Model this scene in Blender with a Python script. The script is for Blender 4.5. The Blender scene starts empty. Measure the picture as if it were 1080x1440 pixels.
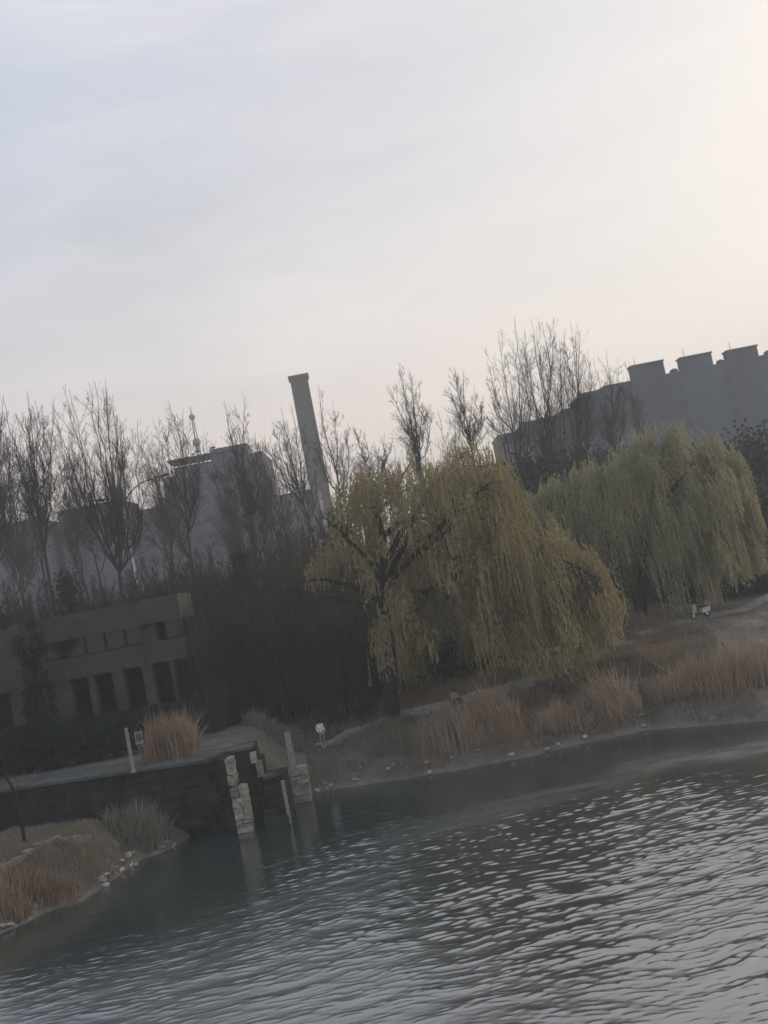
import bpy, math, random
import numpy as np
from mathutils import Matrix, Vector
from math import radians, sin, cos, atan, sqrt, pi

S = bpy.context.scene
COL = S.collection
random.seed(7)
RNG = np.random.default_rng(7)

# ------------------------------------------------------------------ camera
F_PX, ROLL, HEYE = 1500.0, radians(11.0), 9.5
PITCH = atan(90.0 / F_PX)
CAM = np.array([0.0, 0.0, HEYE])
_R = np.array([1.0, 0, 0]); _F = np.array([0, cos(PITCH), sin(PITCH)]); _U = np.array([0, -sin(PITCH), cos(PITCH)])
_X = cos(ROLL) * _R - sin(ROLL) * _U
_Y = sin(ROLL) * _R + cos(ROLL) * _U
cam_d = bpy.data.cameras.new('camera'); cam = bpy.data.objects.new('camera', cam_d); COL.objects.link(cam)
cam_d.sensor_fit = 'VERTICAL'; cam_d.sensor_height = 24.0; cam_d.lens = F_PX / 1440.0 * 24.0
cam_d.clip_start = 0.5; cam_d.clip_end = 6000
M = Matrix.Identity(4)
for i in range(3):
    M[i][0] = _X[i]; M[i][1] = _Y[i]; M[i][2] = -_F[i]; M[i][3] = CAM[i]
cam.matrix_world = M
S.camera = cam


def ray(px, py):
    xl, yl = (px - 540) / F_PX, -(py - 720) / F_PX
    return xl * _X + yl * _Y + _F


def at(px, py, Y):
    "world point seen at a pixel of the photograph, Y metres away"
    d = ray(px, py)
    return CAM + d * (Y / d[1])


def atz(px, py, z):
    d = ray(px, py)
    return CAM + d * ((z - HEYE) / d[2])


# ------------------------------------------------------------------ world, sun, exposure
SUN_EL, SUN_AZ = radians(17), radians(54)          # azimuth measured from +Y (view) towards +X (right)
sun_dir = Vector((sin(SUN_AZ) * cos(SUN_EL), cos(SUN_AZ) * cos(SUN_EL), sin(SUN_EL)))
W = bpy.data.worlds.new('World'); S.world = W; W.use_nodes = True
nt = W.node_tree; N = nt.nodes; L = nt.links
for n in list(N): N.remove(n)


def wn(t, **k):
    n = N.new(t)
    for a, b in k.items(): setattr(n, a, b)
    return n


def wmath(op, a, b=None, clamp=False):
    n = wn('ShaderNodeMath', operation=op, use_clamp=clamp)
    for i, v in enumerate((a, b)):
        if v is None: continue
        if isinstance(v, (int, float)): n.inputs[i].default_value = v
        else: L.new(v, n.inputs[i])
    return n.outputs[0]


def wmix(fac, a, b):
    n = wn('ShaderNodeMix', data_type='RGBA')
    for s, v in ((n.inputs[0], fac), (n.inputs[6], a), (n.inputs[7], b)):
        if isinstance(v, (int, float)): s.default_value = v
        elif isinstance(v, tuple): s.default_value = (*v, 1)
        else: L.new(v, s)
    return n.outputs[2]


tc = wn('ShaderNodeTexCoord'); nrm = wn('ShaderNodeVectorMath', operation='NORMALIZE')
L.new(tc.outputs['Generated'], nrm.inputs[0])
sep = wn('ShaderNodeSeparateXYZ'); L.new(nrm.outputs[0], sep.inputs[0])
zc = wmath('MAXIMUM', sep.outputs[2], 0.0)
sky = wn('ShaderNodeTexSky', sky_type='NISHITA', sun_disc=False)
sky.sun_elevation = SUN_EL; sky.sun_rotation = SUN_AZ
sky.altitude = 50; sky.air_density = 1.0; sky.dust_density = 3.0; sky.ozone_density = 1.0
# thin veil of stratus: pink-grey low down, pale blue-grey above, whiter towards the sun
dotn = wn('ShaderNodeVectorMath', operation='DOT_PRODUCT'); L.new(nrm.outputs[0], dotn.inputs[0]); dotn.inputs[1].default_value = sun_dir
tow = wmath('ADD', wmath('MULTIPLY', dotn.outputs['Value'], 0.5), 0.5)
tow = wmath('POWER', tow, 2.7)
elev = wn('ShaderNodeValToRGB'); L.new(zc, elev.inputs[0])
cr = elev.color_ramp
cr.elements[0].position = 0.0; cr.elements[0].color = (6.2, 4.75, 4.3, 1)
cr.elements[1].position = 1.0; cr.elements[1].color = (1.9, 3.2, 5.4, 1)
for p, c in ((0.13, (5.7, 4.6, 4.35, 1)), (0.26, (3.8, 4.1, 4.9, 1)), (0.42, (2.0, 3.2, 5.3, 1))):
    e = cr.elements.new(p); e.color = c
veil = wmix(tow, elev.outputs[0], (8.7, 7.8, 7.0))
mp = wn('ShaderNodeMapping'); mp.inputs['Scale'].default_value = (1.0, 1.0, 3.4); mp.inputs['Rotation'].default_value = (0.0, 0.22, 0.4)
L.new(nrm.outputs[0], mp.inputs[0])
nz = wn('ShaderNodeTexNoise'); nz.inputs['Scale'].default_value = 1.7; nz.inputs['Detail'].default_value = 3; nz.inputs['Roughness'].default_value = 0.5
nz.inputs['Distortion'].default_value = 0.6
L.new(mp.outputs[0], nz.inputs['Vector'])
cl = wmath('MULTIPLY', wmath('SUBTRACT', nz.outputs['Fac'], 0.36), 3.2, True)
cov = wmath('ADD', wmath('MULTIPLY', cl, 0.30), 0.70)
mp2 = wn('ShaderNodeMapping'); mp2.inputs['Scale'].default_value = (1.2, 1.2, 7.0); mp2.inputs['Rotation'].default_value = (0.05, -0.30, 0.9)
L.new(nrm.outputs[0], mp2.inputs[0])
nz2 = wn('ShaderNodeTexNoise'); nz2.inputs['Scale'].default_value = 2.6; nz2.inputs['Detail'].default_value = 6; nz2.inputs['Roughness'].default_value = 0.55; nz2.inputs['Distortion'].default_value = 0.8
L.new(mp2.outputs[0], nz2.inputs['Vector'])
stk = wmath('MULTIPLY', wmath('SUBTRACT', nz2.outputs['Fac'], 0.46), 3.2, True)
veil = wmix(wmath('MULTIPLY', stk, 0.42), veil, wmix(tow, (6.6, 6.1, 6.0), (8.9, 8.2, 7.7)))
tot = wmix(cov, sky.outputs[0], veil)
bg = wn('ShaderNodeBackground'); bg.inputs[1].default_value = 0.136
L.new(tot, bg.inputs[0])
wo = wn('ShaderNodeOutputWorld'); L.new(bg.outputs[0], wo.inputs[0])

sl = bpy.data.lights.new('sun', 'SUN'); sl.energy = 1.4; sl.angle = radians(12); sl.color = (1.0, 0.86, 0.70)
so = bpy.data.objects.new('sun', sl); COL.objects.link(so)
so.rotation_euler = (-sun_dir).to_track_quat('-Z', 'Y').to_euler(); so.location = (60, 20, 60)

S.view_settings.view_transform = 'Standard'; S.view_settings.look = 'None'
S.view_settings.exposure = 0.03; S.view_settings.gamma = 1.0; S.view_settings.use_curve_mapping = False
S.render.engine = 'CYCLES'
S.cycles.use_denoising = True
S.cycles.max_bounces = 5; S.cycles.diffuse_bounces = 3; S.cycles.glossy_bounces = 3; S.cycles.transmission_bounces = 3
S.cycles.volume_bounces = 1; S.cycles.transparent_max_bounces = 6
S.cycles.use_adaptive_sampling = True; S.cycles.adaptive_threshold = 0.02


# ------------------------------------------------------------------ materials
def mat(name, col, rough=0.9, var=0.25, scale=3.0, bump=0.0, bscale=20.0, col2=None, translucent=0.0, spec=0.2, objvar=0.0, stretch=None):
    m = bpy.data.materials.new(name); m.use_nodes = True
    t = m.node_tree; n = t.nodes; l = t.links
    p = n['Principled BSDF']; out = n['Material Output']
    p.inputs['Roughness'].default_value = rough
    p.inputs['Specular IOR Level'].default_value = spec
    g = n.new('ShaderNodeNewGeometry')
    vec = g.outputs['Position']
    if stretch:
        mpp = n.new('ShaderNodeMapping'); mpp.inputs['Scale'].default_value = stretch; l.new(vec, mpp.inputs[0]); vec = mpp.outputs[0]
    nz = n.new('ShaderNodeTexNoise'); nz.inputs['Scale'].default_value = scale; nz.inputs['Detail'].default_value = 5; nz.inputs['Roughness'].default_value = 0.62
    l.new(vec, nz.inputs['Vector'])
    r = n.new('ShaderNodeValToRGB'); l.new(nz.outputs['Fac'], r.inputs[0])
    c2 = col2 or tuple(c * (1 + var) for c in col); c1 = col if col2 else tuple(c * (1 - var) for c in col)
    r.color_ramp.elements[0].position = 0.34; r.color_ramp.elements[1].position = 0.66
    r.color_ramp.elements[0].color = (*c1, 1); r.color_ramp.elements[1].color = (*c2, 1)
    src = r.outputs[0]
    if objvar:
        oi = n.new('ShaderNodeObjectInfo'); hs = n.new('ShaderNodeHueSaturation')
        mr = n.new('ShaderNodeMapRange'); mr.inputs[3].default_value = 1 - objvar; mr.inputs[4].default_value = 1 + objvar
        l.new(oi.outputs['Random'], mr.inputs[0]); l.new(mr.outputs[0], hs.inputs['Value']); l.new(src, hs.inputs['Color']); src = hs.outputs[0]
    l.new(src, p.inputs['Base Color'])
    if bump:
        b2 = n.new('ShaderNodeTexNoise'); b2.inputs['Scale'].default_value = bscale; b2.inputs['Detail'].default_value = 4
        l.new(g.outputs['Position'], b2.inputs['Vector'])
        bp = n.new('ShaderNodeBump'); bp.inputs['Strength'].default_value = bump; bp.inputs['Distance'].default_value = 0.05
        l.new(b2.outputs['Fac'], bp.inputs['Height']); l.new(bp.outputs[0], p.inputs['Normal'])
    if translucent:
        tr = n.new('ShaderNodeBsdfTranslucent'); l.new(src, tr.inputs[0])
        mx = n.new('ShaderNodeMixShader'); mx.inputs[0].default_value = translucent
        l.new(p.outputs[0], mx.inputs[1]); l.new(tr.outputs[0], mx.inputs[2]); l.new(mx.outputs[0], out.inputs[0])
    return m


MAT = dict(
    bark=mat('willow_bark', (0.035, 0.030, 0.025), var=0.4, scale=6, bump=0.6, bscale=12),
    poplar=mat('poplar_bark', (0.052, 0.047, 0.043), var=0.3, scale=1.5),
    twig=mat('brown_twigs', (0.075, 0.056, 0.045), var=0.35, scale=0.6),
    olive=mat('olive_twigs', (0.10, 0.088, 0.050), var=0.35, scale=0.5),
    willow=mat('willow_leaf', (0.355, 0.30, 0.155), col2=(0.49, 0.41, 0.22), scale=0.35, translucent=0.45),
    willow_green=mat('willow_leaf_green', (0.34, 0.325, 0.19), col2=(0.46, 0.42, 0.26), scale=0.3, translucent=0.45),
    evergreen=mat('evergreen_leaf', (0.028, 0.040, 0.028), var=0.3, scale=0.8),
    darkleaf=mat('dark_leaf', (0.055, 0.072, 0.062), var=0.3, scale=0.4),
    reed=mat('dry_reed', (0.34, 0.235, 0.155), col2=(0.48, 0.365, 0.26), scale=1.2, translucent=0.25),
    straw=mat('dry_grass', (0.20, 0.185, 0.14), col2=(0.31, 0.285, 0.22), scale=0.5, translucent=0.2),
    rust=mat('rust_grass', (0.25, 0.175, 0.115), col2=(0.38, 0.28, 0.19), scale=0.7, translucent=0.2),
    stone=mat('pale_stone', (0.31, 0.275, 0.215), var=0.3, scale=5, bump=0.8, bscale=14, objvar=0.3),
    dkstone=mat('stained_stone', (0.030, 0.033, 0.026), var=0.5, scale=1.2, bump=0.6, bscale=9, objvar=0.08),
    paving=mat('landing_paving', (0.10, 0.10, 0.09), var=0.25, scale=1.2, bump=0.3, objvar=0.12),
    rock=mat('shore_rock', (0.36, 0.335, 0.30), var=0.35, scale=4, bump=0.6, bscale=12, objvar=0.35),
    concrete=mat('old_concrete', (0.29, 0.27, 0.225), var=0.25, scale=6, bump=0.4),
    white=mat('white_paint', (0.78, 0.78, 0.76), var=0.04, rough=0.5, scale=8),
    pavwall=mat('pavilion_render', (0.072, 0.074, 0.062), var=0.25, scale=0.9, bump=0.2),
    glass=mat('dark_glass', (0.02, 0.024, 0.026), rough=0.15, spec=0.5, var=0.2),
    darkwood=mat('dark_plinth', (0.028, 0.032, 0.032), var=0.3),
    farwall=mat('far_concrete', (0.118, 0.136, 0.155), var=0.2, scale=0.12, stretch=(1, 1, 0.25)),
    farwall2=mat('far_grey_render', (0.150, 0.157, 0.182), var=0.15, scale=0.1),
    farglass=mat('far_glass', (0.10, 0.105, 0.11), rough=0.4, var=0.2, scale=0.3),
    chim=mat('chimney_brick', (0.045, 0.036, 0.036), var=0.12, scale=0.2),
    metal=mat('grey_metal', (0.10, 0.105, 0.11), rough=0.5, var=0.15),
    lampwhite=mat('lamp_paint', (0.6, 0.6, 0.6), rough=0.5, var=0.1),
    kerb=mat('kerb_stone', (0.22, 0.18, 0.145), var=0.25, scale=4, bump=0.5, objvar=0.2),
    path=mat('path_gravel', (0.30, 0.28, 0.245), var=0.2, scale=2.5, bump=0.4),
    skin=mat('skin', (0.45, 0.30, 0.22), var=0.05), hair=mat('hair', (0.02, 0.016, 0.014)),
    jacket=mat('white_cloth', (0.80, 0.80, 0.78), var=0.04), greycloth=mat('grey_cloth', (0.30, 0.29, 0.27), var=0.1),
    darkcloth=mat('dark_cloth', (0.03, 0.03, 0.035), var=0.2), rubber=mat('rubber', (0.02, 0.02, 0.02)),
)


def ground_material():
    m = bpy.data.materials.new('bank_soil'); m.use_nodes = True
    t = m.node_tree; n = t.nodes; l = t.links; p = n['Principled BSDF']; p.inputs['Roughness'].default_value = 0.95
    p.inputs['Specular IOR Level'].default_value = 0.15
    g = n.new('ShaderNodeNewGeometry')
    a = n.new('ShaderNodeTexNoise'); a.inputs['Scale'].default_value = 0.35; a.inputs['Detail'].default_value = 6; a.inputs['Roughness'].default_value = 0.65
    b = n.new('ShaderNodeTexNoise'); b.inputs['Scale'].default_value = 3.0; b.inputs['Detail'].default_value = 5
    for x in (a, b): l.new(g.outputs['Position'], x.inputs['Vector'])
    r = n.new('ShaderNodeValToRGB'); l.new(a.outputs['Fac'], r.inputs[0])
    r.color_ramp.elements[0].position = 0.35; r.color_ramp.elements[0].color = (0.13, 0.125, 0.103, 1)
    r.color_ramp.elements[1].position = 0.68; r.color_ramp.elements[1].color = (0.25, 0.215, 0.175, 1)
    e = r.color_ramp.elements.new(0.52); e.color = (0.18, 0.165, 0.135, 1)
    r2 = n.new('ShaderNodeValToRGB'); l.new(b.outputs['Fac'], r2.inputs[0])
    r2.color_ramp.elements[0].color = (0.55, 0.55, 0.55, 1); r2.color_ramp.elements[1].color = (1.35, 1.3, 1.25, 1)
    mx = n.new('ShaderNodeMix'); mx.data_type = 'RGBA'; mx.blend_type = 'MULTIPLY'; mx.inputs[0].default_value = 1
    l.new(r.outputs[0], mx.inputs[6]); l.new(r2.outputs[0], mx.inputs[7]); l.new(mx.outputs[2], p.inputs['Base Color'])
    bp = n.new('ShaderNodeBump'); bp.inputs['Strength'].default_value = 1.0; bp.inputs['Distance'].default_value = 0.2
    l.new(b.outputs['Fac'], bp.inputs['Height']); l.new(bp.outputs[0], p.inputs['Normal'])
    return m


def water_material():
    m = bpy.data.materials.new('pond_water'); m.use_nodes = True
    t = m.node_tree; n = t.nodes; l = t.links; p = n['Principled BSDF']
    p.inputs['Base Color'].default_value = (0.028, 0.040, 0.037, 1)
    p.inputs['Roughness'].default_value = 0.09; p.inputs['IOR'].default_value = 3.7
    at_ = n.new('ShaderNodeAttribute'); at_.attribute_name = 'ruffle'; mr = n.new('ShaderNodeMapRange'); mr.inputs[3].default_value = 0.07; mr.inputs[4].default_value = 0.16; mr.clamp = False
    l.new(at_.outputs['Fac'], mr.inputs[0]); l.new(mr.outputs[0], p.inputs['Roughness'])
    g = n.new('ShaderNodeNewGeometry')
    mp = n.new('ShaderNodeMapping'); mp.inputs['Scale'].default_value = (1.0, 2.4, 1.0); mp.inputs['Rotation'].default_value = (0, 0, 0.08)
    l.new(g.outputs['Position'], mp.inputs[0])
    a = n.new('ShaderNodeTexNoise'); a.inputs['Scale'].default_value = 4.0; a.inputs['Detail'].default_value = 3; a.inputs['Roughness'].default_value = 0.55
    l.new(mp.outputs[0], a.inputs['Vector'])
    bp = n.new('ShaderNodeBump'); bp.inputs['Strength'].default_value = 0.25; bp.inputs['Distance'].default_value = 0.022
    l.new(a.outputs['Fac'], bp.inputs['Height']); l.new(bp.outputs[0], p.inputs['Normal'])
    return m


# ------------------------------------------------------------------ mesh helpers
def mesh_obj(name, V, Fs, m, parent=None, smooth=False):
    me = bpy.data.meshes.new(name)
    V = np.asarray(V, dtype=np.float32).reshape(-1, 3)
    if isinstance(Fs, np.ndarray):
        k = Fs.shape[1]; nf = len(Fs)
        me.vertices.add(len(V)); me.vertices.foreach_set('co', V.ravel())
        me.loops.add(nf * k); me.loops.foreach_set('vertex_index', Fs.astype(np.int32).ravel())
        me.polygons.add(nf); me.polygons.foreach_set('loop_start', np.arange(0, nf * k, k, dtype=np.int32))
        me.update(calc_edges=True); me.validate()
    else:
        me.from_pydata(V.tolist(), [], Fs); me.update()
    if smooth:
        me.polygons.foreach_set('use_smooth', np.ones(len(me.polygons), dtype=bool))
    me.materials.append(m)
    o = bpy.data.objects.new(name, me); COL.objects.link(o)
    if parent: o.parent = parent
    return o


def tag(o, label=None, cat=None, group=None, kind=None):
    if label: o['label'] = label
    if cat: o['category'] = cat
    if group: o['group'] = group
    if kind: o['kind'] = kind
    return o


def thing(name, loc, label, cat, group=None):
    o = bpy.data.objects.new(name, None); COL.objects.link(o); o.location = [float(c) for c in loc]
    o.empty_display_size = 0.2
    return tag(o, label, cat, group)


def place(o, loc):
    o.location = [float(c) for c in loc]; return o


class MB:
    def __init__(s): s.v = []; s.f = []

    def add(s, V, Fs):
        b = len(s.v); s.v += [tuple(map(float, p)) for p in V]; s.f += [tuple(i + b for i in f) for f in Fs]; return s

    def box(s, x0, x1, y0, y1, z0, z1, jit=0.0):
        j = lambda: random.uniform(-jit, jit) if jit else 0
        V = [(x + j(), y + j(), z + j()) for z in (z0, z1) for (x, y) in ((x0, y0), (x1, y0), (x1, y1), (x0, y1))]
        return s.add(V, [(3, 2, 1, 0), (4, 5, 6, 7), (0, 1, 5, 4), (1, 2, 6, 5), (2, 3, 7, 6), (3, 0, 4, 7)])

    def prism(s, p, q, h, w):
        "bar from p to q along a horizontal line: w wide, from z to z-h"
        p, q = np.array(p, float), np.array(q, float); d = q - p; nrm = np.array([-d[1], d[0], 0]); nrm *= w / max(1e-6, np.linalg.norm(nrm))
        V = [p, q, q + nrm, p + nrm]
        return s.add([v - np.array([0, 0, h]) for v in V] + V, [(3, 2, 1, 0), (4, 5, 6, 7), (0, 1, 5, 4), (1, 2, 6, 5), (2, 3, 7, 6), (3, 0, 4, 7)])

    def lathe(s, prof, seg=16, c=(0, 0, 0)):
        V = []; Fs = []
        for (r, z) in prof:
            for k in range(seg):
                a = 2 * pi * k / seg; V.append((c[0] + r * cos(a), c[1] + r * sin(a), c[2] + z))
        for i in range(len(prof) - 1):
            for k in range(seg):
                k2 = (k + 1) % seg; Fs.append((i * seg + k, i * seg + k2, (i + 1) * seg + k2, (i + 1) * seg + k))
        Fs.append(tuple(range(seg))[::-1]); Fs.append(tuple((len(prof) - 1) * seg + k for k in range(seg)))
        return s.add(V, Fs)

    def tube(s, pts, radii, sides=6):
        V, Fs = tube_arrays(np.array([pts], float), np.array([radii], float), sides)
        return s.add(V, [tuple(f) for f in Fs])

    def build(s, name, m, parent=None, smooth=False): return mesh_obj(name, s.v, s.f, m, parent, smooth)


def tube_arrays(P, R, sides=3):
    "P (B,n,3) polylines, R (B,n) radii -> verts, quads"
    B, n, _ = P.shape
    T = np.empty_like(P); T[:, 1:-1] = P[:, 2:] - P[:, :-2]; T[:, 0] = P[:, 1] - P[:, 0]; T[:, -1] = P[:, -1] - P[:, -2]
    T /= np.linalg.norm(T, axis=2, keepdims=True) + 1e-9
    ref = np.tile(np.array([0.31, 0.87, 0.38]), (B, n, 1))
    A = np.cross(T, ref); A /= np.linalg.norm(A, axis=2, keepdims=True) + 1e-9
    Bv = np.cross(T, A)
    ang = np.arange(sides) * 2 * pi / sides
    V = P[:, :, None, :] + R[:, :, None, None] * (np.cos(ang)[None, None, :, None] * A[:, :, None, :] + np.sin(ang)[None, None, :, None] * Bv[:, :, None, :])
    idx = np.arange(B * n * sides).reshape(B, n, sides)
    a = idx[:, :-1, :]; b = idx[:, 1:, :]
    Q = np.stack([a, np.roll(a, -1, 2), np.roll(b, -1, 2), b], axis=-1).reshape(-1, 4)
    return V.reshape(-1, 3), Q


class Bulk:
    "collects numpy quad batches into one mesh"
    def __init__(s): s.V = []; s.Q = []; s.n = 0

    def add(s, V, Q): s.V.append(V); s.Q.append(Q + s.n); s.n += len(V)

    def tubes(s, P, R, sides=3):
        if len(P): s.add(*tube_arrays(P, R, sides))

    def quads(s, C, A, B):
        "leaf quads: centre/base C, half-width A, length B (N,3)"
        V = np.stack([C - A * 0.45, C + A * 0.45, C + B * 0.55 + A, C + B, C + B * 0.55 - A], axis=1).reshape(-1, 3)
        n = len(C); i = np.arange(n)[:, None] * 5
        s.add(V, np.concatenate([i + np.array([[0, 1, 2, 4]]), i + np.array([[4, 2, 3, 3]])]))

    def build(s, name, m, parent, base):
        V = np.concatenate(s.V) - np.asarray(base); Q = np.concatenate(s.Q)
        deg = Q[:, 2] == Q[:, 3]
        if deg.any():
            me = bpy.data.meshes.new(name)
            q = Q[~deg]; tr = Q[deg][:, :3]
            me.vertices.add(len(V)); me.vertices.foreach_set('co', V.astype(np.float32).ravel())
            loops = np.concatenate([q.ravel(), tr.ravel()]).astype(np.int32)
            st = np.concatenate([np.arange(len(q)) * 4, len(q) * 4 + np.arange(len(tr)) * 3]).astype(np.int32)
            me.loops.add(len(loops)); me.loops.foreach_set('vertex_index', loops)
            me.polygons.add(len(st)); me.polygons.foreach_set('loop_start', st)
            me.update(calc_edges=True); me.materials.append(m)
            o = bpy.data.objects.new(name, me); COL.objects.link(o)
            if parent: o.parent = parent
            return o
        return mesh_obj(name, V, Q, m, parent)


def unit(v): return v / (np.linalg.norm(v, axis=-1, keepdims=True) + 1e-9)


def smooth_poly(pts, n):
    "Catmull-Rom resample to n points"
    P = np.array(pts, float); k = len(P)
    if k == 2: return P[0] + (P[1] - P[0]) * np.linspace(0, 1, n)[:, None]
    Q = np.vstack([2 * P[0] - P[1], P, 2 * P[-1] - P[-2]])
    out = []
    for t in np.linspace(0, k - 1 - 1e-6, n):
        i = int(t); u = t - i; a, b, c, d = Q[i], Q[i + 1], Q[i + 2], Q[i + 3]
        out.append(0.5 * ((2 * b) + (c - a) * u + (2 * a - 5 * b + 4 * c - d) * u * u + (3 * b - a - 3 * c + d) * u ** 3))
    return np.array(out)


def vnoise(x, y, seed=0):
    "smooth value noise, vectorised"
    xi = np.floor(x).astype(np.int64); yi = np.floor(y).astype(np.int64); fx = x - xi; fy = y - yi
    fx = fx * fx * (3 - 2 * fx); fy = fy * fy * (3 - 2 * fy)

    def h(a, b):
        v = np.sin(a * 127.1 + b * 311.7 + seed * 74.7) * 43758.5453
        return v - np.floor(v)
    return (h(xi, yi) * (1 - fx) + h(xi + 1, yi) * fx) * (1 - fy) + (h(xi, yi + 1) * (1 - fx) + h(xi + 1, yi + 1) * fx) * fy


def fbm(x, y, seed=0, o=4):
    s = 0; a = 0.5
    for k in range(o): s = s + a * vnoise(x * 2 ** k, y * 2 ** k, seed + k); a *= 0.5
    return s


# ------------------------------------------------------------------ terrain
DECK = 3.2
# water line of the main bank, from left (behind the landing) to the right and on past the frame
shore_px = [(437, 1116), (470, 1110), (520, 1102), (560, 1097), (600, 1090), (660, 1080), (735, 1066), (800, 1050), (850, 1040), (912, 1026), (1000, 1020), (1080, 1013), (1180, 1000)]
shore = [atz(x, y, 0)[:2] for x, y in shore_px]
WALL_L = atz(-160, 1134, DECK)[:2]; WALL_R = atz(318, 1064, DECK)[:2]       # top edge of the landing wall
wl, wr = np.array(WALL_L), np.array(WALL_R)
pierR = atz(430, 1128, 0)[:2]
recess_back = at(390, 1100, WALL_R[1] + 4.5)[:2]
main_line = [wl + (wl - wr) * 60 + [0, 1.2], wl + [0, 1.2], wr + [0, 1.2], wr + [0.3, 4.6], pierR + [-0.3, 3.2], pierR + [0.2, 1.0]] + shore + [np.array(shore[-1]) + [60, -9], np.array(shore[-1]) + [1150, -60]]
main_poly = np.array(main_line + [np.array([1200, 1800]), np.array([-1200, 1800])])
spit_px = [(-90, 1340), (0, 1312), (30, 1300), (60, 1284), (85, 1276), (110, 1270), (140, 1250), (165, 1232), (200, 1208), (228, 1198), (250, 1188), (262, 1178)]
spit = [atz(x, y, 0)[:2] for x, y in spit_px]
tip = np.array(spit[-1])
spit_poly = np.array([np.array(spit[0]) + [-30, -6]] + spit + [tip + [0.5, 1.5], tip + [-0.3, 3.5], wr + [-4.5, 0.5], wl + [0, 1.0], wl + [-60, 8], np.array(spit[0]) + [-60, 4]])


def sdist(poly, X, Y):
    "signed distance to a polygon, positive inside"
    d = np.full(X.shape, 1e9); ins = np.zeros(X.shape, bool)
    n = len(poly)
    for i in range(n):
        a, b = poly[i], poly[(i + 1) % n]
        ex, ey = b - a; wx, wy = X - a[0], Y - a[1]
        t = np.clip((wx * ex + wy * ey) / (ex * ex + ey * ey + 1e-12), 0, 1)
        d = np.minimum(d, np.hypot(wx - ex * t, wy - ey * t))
        c = (a[1] > Y) != (b[1] > Y)
        with np.errstate(divide='ignore', invalid='ignore'):
            xc = (b[0] - a[0]) * (Y - a[1]) / (b[1] - a[1] + 1e-12) + a[0]
        ins ^= c & (X < xc)
    return np.where(ins, d, -d)


def sstep(a, b, x):
    t = np.clip((x - a) / (b - a), 0, 1); return t * t * (3 - 2 * t)


def height(X, Y):
    X = np.asarray(X, float); Y = np.asarray(Y, float)
    dm = sdist(main_poly, X, Y); ds = sdist(spit_poly, X, Y)
    nl = fbm(X * 0.35, Y * 0.35, 3); nf = fbm(X * 1.3, Y * 1.3, 9)
    leftness = 1 - sstep(wr[0] - 0.5, wr[0] + 2.0, X)
    bank = 0.6 * sstep(-0.2, 0.9, dm) + 0.6 * sstep(0.9, 4.0, dm) + 1.0 * sstep(4.0, 10.0, dm) + 0.7 * sstep(14, 40, dm)
    bank = bank + (nl - 0.47) * 0.9 * sstep(0.3, 4, dm) + (nf - 0.47) * 0.35 * sstep(0.2, 2, dm)
    deck = DECK * sstep(0.0, 0.8, dm) - 0.06
    hm = bank * (1 - leftness) + deck * leftness
    hm = np.where(dm > 0, hm, -0.25 * np.minimum(-dm, 6) - 0.02)
    hs = 0.4 * sstep(-0.1, 0.4, ds) + 1.35 * sstep(0.4, 2.3, ds) + 0.3 * sstep(3, 7, ds)
    hs = hs + (nl - 0.47) * 0.3 * sstep(0.3, 3, ds) + (nf - 0.47) * 0.4 * sstep(0.2, 2, ds)
    hs = np.where(ds > 0, hs, -0.25 * np.minimum(-ds, 6) - 0.02)
    h = np.maximum(hm, hs)
    # dim slope that joins the spit to the landing wall
    back = 1 - sstep(wr[0] - 6.0, wr[0] - 2.2, X)
    h = np.where((ds > 0), np.maximum(h, 0), h)
    hs2 = (1.5 + (nl - 0.47) * 0.8) * back * sstep(2.5, 7.0, ds) * 1.15
    h = np.maximum(h, np.where(ds > 0, hs2, -9))
    # embankment with the road behind the pavilion
    emb = 5.0 * sstep(66, 80, Y) * (1 - sstep(4, 24, X)) * (dm > 0)
    return h + emb


def hit(px, py):
    "point of the terrain (or the water) seen at a pixel"
    d = ray(px, py); Yv = np.arange(24.0, 125.0, 0.1); P = CAM[None] + d[None] * (Yv / d[1])[:, None]
    hh = np.maximum(height(P[:, 0], P[:, 1]), 0.0); k = int(np.argmax(P[:, 2] <= hh))
    return np.array([P[k, 0], P[k, 1], hh[k]])


def hz(x, y): return float(height(np.array([x]), np.array([y]))[0])


def axis(segs):
    out = []
    for a, b, s in segs: out += list(np.arange(a, b, s))
    return np.array(out + [segs[-1][1]])


gx = axis([(-900, -300, 100), (-300, -80, 20), (-80, -32, 2.0), (-32, 32, 0.3), (32, 80, 2.0), (80, 300, 20), (300, 900, 100)])
gy = axis([(20, 30, 1.0), (30, 76, 0.3), (76, 120, 2.0), (120, 400, 20), (400, 1500, 100)])
GX, GY = np.meshgrid(gx, gy)
GZ = height(GX, GY)
nx, ny = len(gx), len(gy)
ii = (np.arange(ny - 1)[:, None] * nx + np.arange(nx - 1)[None, :]).ravel()
ground = mesh_obj('ground', np.stack([GX, GY, GZ], -1).reshape(-1, 3), np.stack([ii, ii + 1, ii + nx + 1, ii + nx], 1), ground_material(), smooth=True)
tag(ground, kind='structure', label='brown earth bank rising from the pond to the far trees')

# ------------------------------------------------------------------ water
wx = np.arange(-20, 27.01, 0.095); wy = np.arange(16, 50.01, 0.046)
WX, WY = np.meshgrid(wx, wy)
rw = np.random.default_rng(11)
warpx = (fbm(WX * 0.25, WY * 0.25, 31, 3) - 0.47) * 2.6
warpy = (fbm(WX * 0.22 + 9, WY * 0.22, 41, 3) - 0.47) * 1.6


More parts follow.
